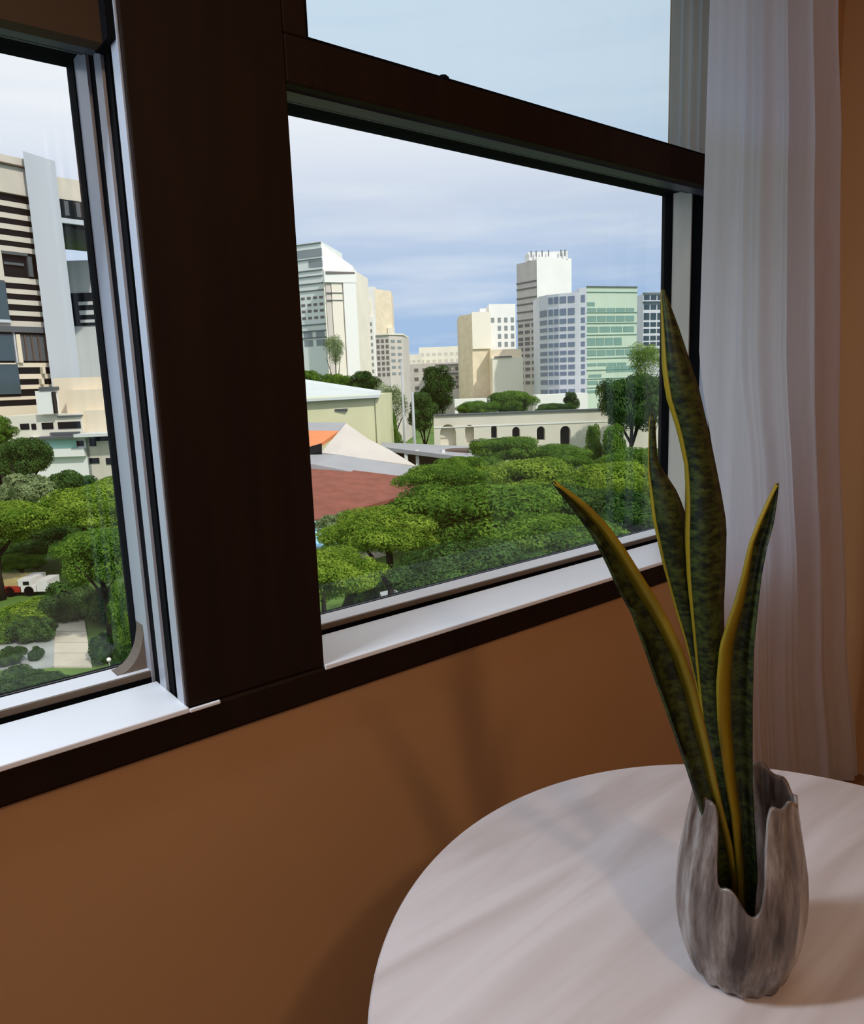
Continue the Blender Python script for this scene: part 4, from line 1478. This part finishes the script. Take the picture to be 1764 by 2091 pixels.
tree('leafy_bush', 'very dark low bush on the grey terrace', 'shrub', G_deep, 18, 1318, 32, .8, 'bush', trunk=False)
tree('leafy_bush', 'dark plant in the middle of the terrace', 'shrub', G_deep, 72, 1320, 32.5, .45, 'bush', trunk=False)
tree('leafy_bush', 'dark hedge below the terrace at the lower left corner', 'shrub', G_deep, 25, 1362, 28.2, 1.5, 'bush', trunk=False)
tree('leafy_bush', 'dark hedge below the terrace next to the path', 'shrub', G_deep, 100, 1368, 28.6, .9, 'bush', trunk=False)
tree('leafy_bush', 'small dark plant at the foot of the forked tree', 'shrub', G_deep, 208, 1290, 32, .9, 'bush', trunk=False)
tree('leafy_bush', 'dark shrub by the sash corner', 'shrub', G_deep, 252, 1310, 29.6, .7, 'bush', trunk=False)

# ------------------------------------------------------------------ small outdoor things
# small truck
dT = 43.5
C_tred = mat('truck_red', lin(168, 52, 34), .5, .15, 1.5)
C_twht = mat('truck_white', lin(226, 222, 218), .5, .06, 1.5)
C_tarp = mat('truck_tarp', lin(196, 176, 120), .8, .15, 1.5)
tr = Block('flatbed_truck', 'red and white flatbed truck parked among the green bushes', 'truck', U(40, dT, 1200), dT)
tz = lambda py: Zp(40, py, dT)
ZB = ZG + .28
tr.bar('red_side', C_tred, (U(-40, dT, 1205), dT), (U(40, dT, 1205), dT), ZB, tz(1197), 0, 1.8)
tr.bar('tarp', C_tarp, (U(-40, dT, 1205), dT), (U(38, dT, 1205), dT), tz(1197), tz(1183), -.1, 1.7)
tr.bar('cab_lower', C_twht, (U(43, dT, 1205), dT), (U(74, dT, 1205), dT), ZB, tz(1198), 0, 1.8)
tr.bar('cab_upper', C_twht, (U(38, dT, 1205), dT), (U(65, dT, 1205), dT), tz(1198), tz(1184), 0, 1.8)
tr.bar('cab_window', C_black, (U(49, dT, 1205), dT), (U(61, dT, 1205), dT), tz(1195), tz(1188), .03, .1)
tr.bar('crate', C_twht, (U(76, dT, 1205), dT), (U(98, dT, 1205), dT), ZB, tz(1188), 0, 1.5)
for x in (-20, 20, 60):
    wv = MB().lathe([(.3, -.12), (.34, -.08), (.34, .08), (.3, .12)], (0, 0, 0), 18)
    wv.build('wheel', M_gask, tr.root, loc=(U(x, dT, 1215) - tr.o[0], .12, .34), rot=(math.pi / 2, 0, 0))

# garden globe lamp near the sill
q = empty('garden_lamp', uvw(U(222, 30.8, 1345), 30.8, ZG))
tag(q, 'small white globe garden lamp near the sash corner', 'lamp')
zt_ = Zp(222, 1347, 30.8) - ZG
zt_ = max(zt_, .5)
MB().tube([(0, 0, 0), (0, 0, zt_ - .08)], .025, 8).build('post', M_post, q)
MB().lathe([(.02, -.1), (.08, -.06), (.1, 0), (.08, .06), (.02, .1)], (0, 0, zt_), 16).build('globe', C_c5, q, smooth=True)

# light blue tarpaulin tent
C_blue = mat('light_blue_tarp', lin(150, 200, 226), .6, .1, 1)
dX = 37
tn = Block('blue_canopy', 'light blue tarpaulin canopy half hidden by branches at left', 'canopy', U(670, dX, 1085), dX)
roofpoly(tn, 'tarp', C_blue, [(600, 1115, dX - 1.2), (708, 1118, dX - 1.2), (722, 1092, dX + 1.2), (690, 1066, dX + 1.6), (600, 1062, dX + 1.6)], .06)
for x, dd in ((612, dX - 1), (702, dX - 1), (700, dX + 1.2)):
    tn.bar('post', M_post, (U(x, dd, 1100), dd), (U(x + 2, dd, 1100), dd), ZG, Zp(x, 1112 if dd < dX else 1080, dd) - .05, .02, .03)

# white car glimpsed under the trees
ck = empty('parked_car', uvw(U(790, 36, 1200), 36, ZG), RZ + .5)
tag(ck, 'white parked car glimpsed under the trees near the sill', 'car')
prf = [(-2.1, .35), (-2.1, .8), (-1.7, .95), (-1.0, 1.02), (-.45, 1.42), (.75, 1.45), (1.45, 1.0), (2.0, .9), (2.15, .6), (2.15, .35)]
cb_ = MB()
n = len(prf)
cb_.poly([(x, -.85, z) for x, z in prf] + [(x, .85, z) for x, z in prf],
         [tuple(range(n)), tuple(range(2 * n - 1, n - 1, -1))] + [(i, n + i, n + (i + 1) % n, (i + 1) % n) for i in range(n)])
cb_.build('body', C_c5, ck, bevel=.06)
MB().poly([(-.9, -.87, 1.04), (-.42, -.87, 1.36), (.7, -.87, 1.38), (1.3, -.87, 1.03), (-.9, .87, 1.04), (-.42, .87, 1.36), (.7, .87, 1.38), (1.3, .87, 1.03)],
          [(0, 1, 2, 3), (7, 6, 5, 4), (0, 4, 5, 1), (1, 5, 6, 2), (2, 6, 7, 3), (3, 7, 4, 0)]).build('side_window', C_black, ck)
for x in (-1.35, 1.4):
    for y in (-.8, .8):
        MB().lathe([(.28, -.1), (.32, -.06), (.32, .06), (.28, .1)], (0, 0, 0), 18).build('wheel', M_gask, ck, loc=(x, y, .32), rot=(math.pi / 2, 0, 0))
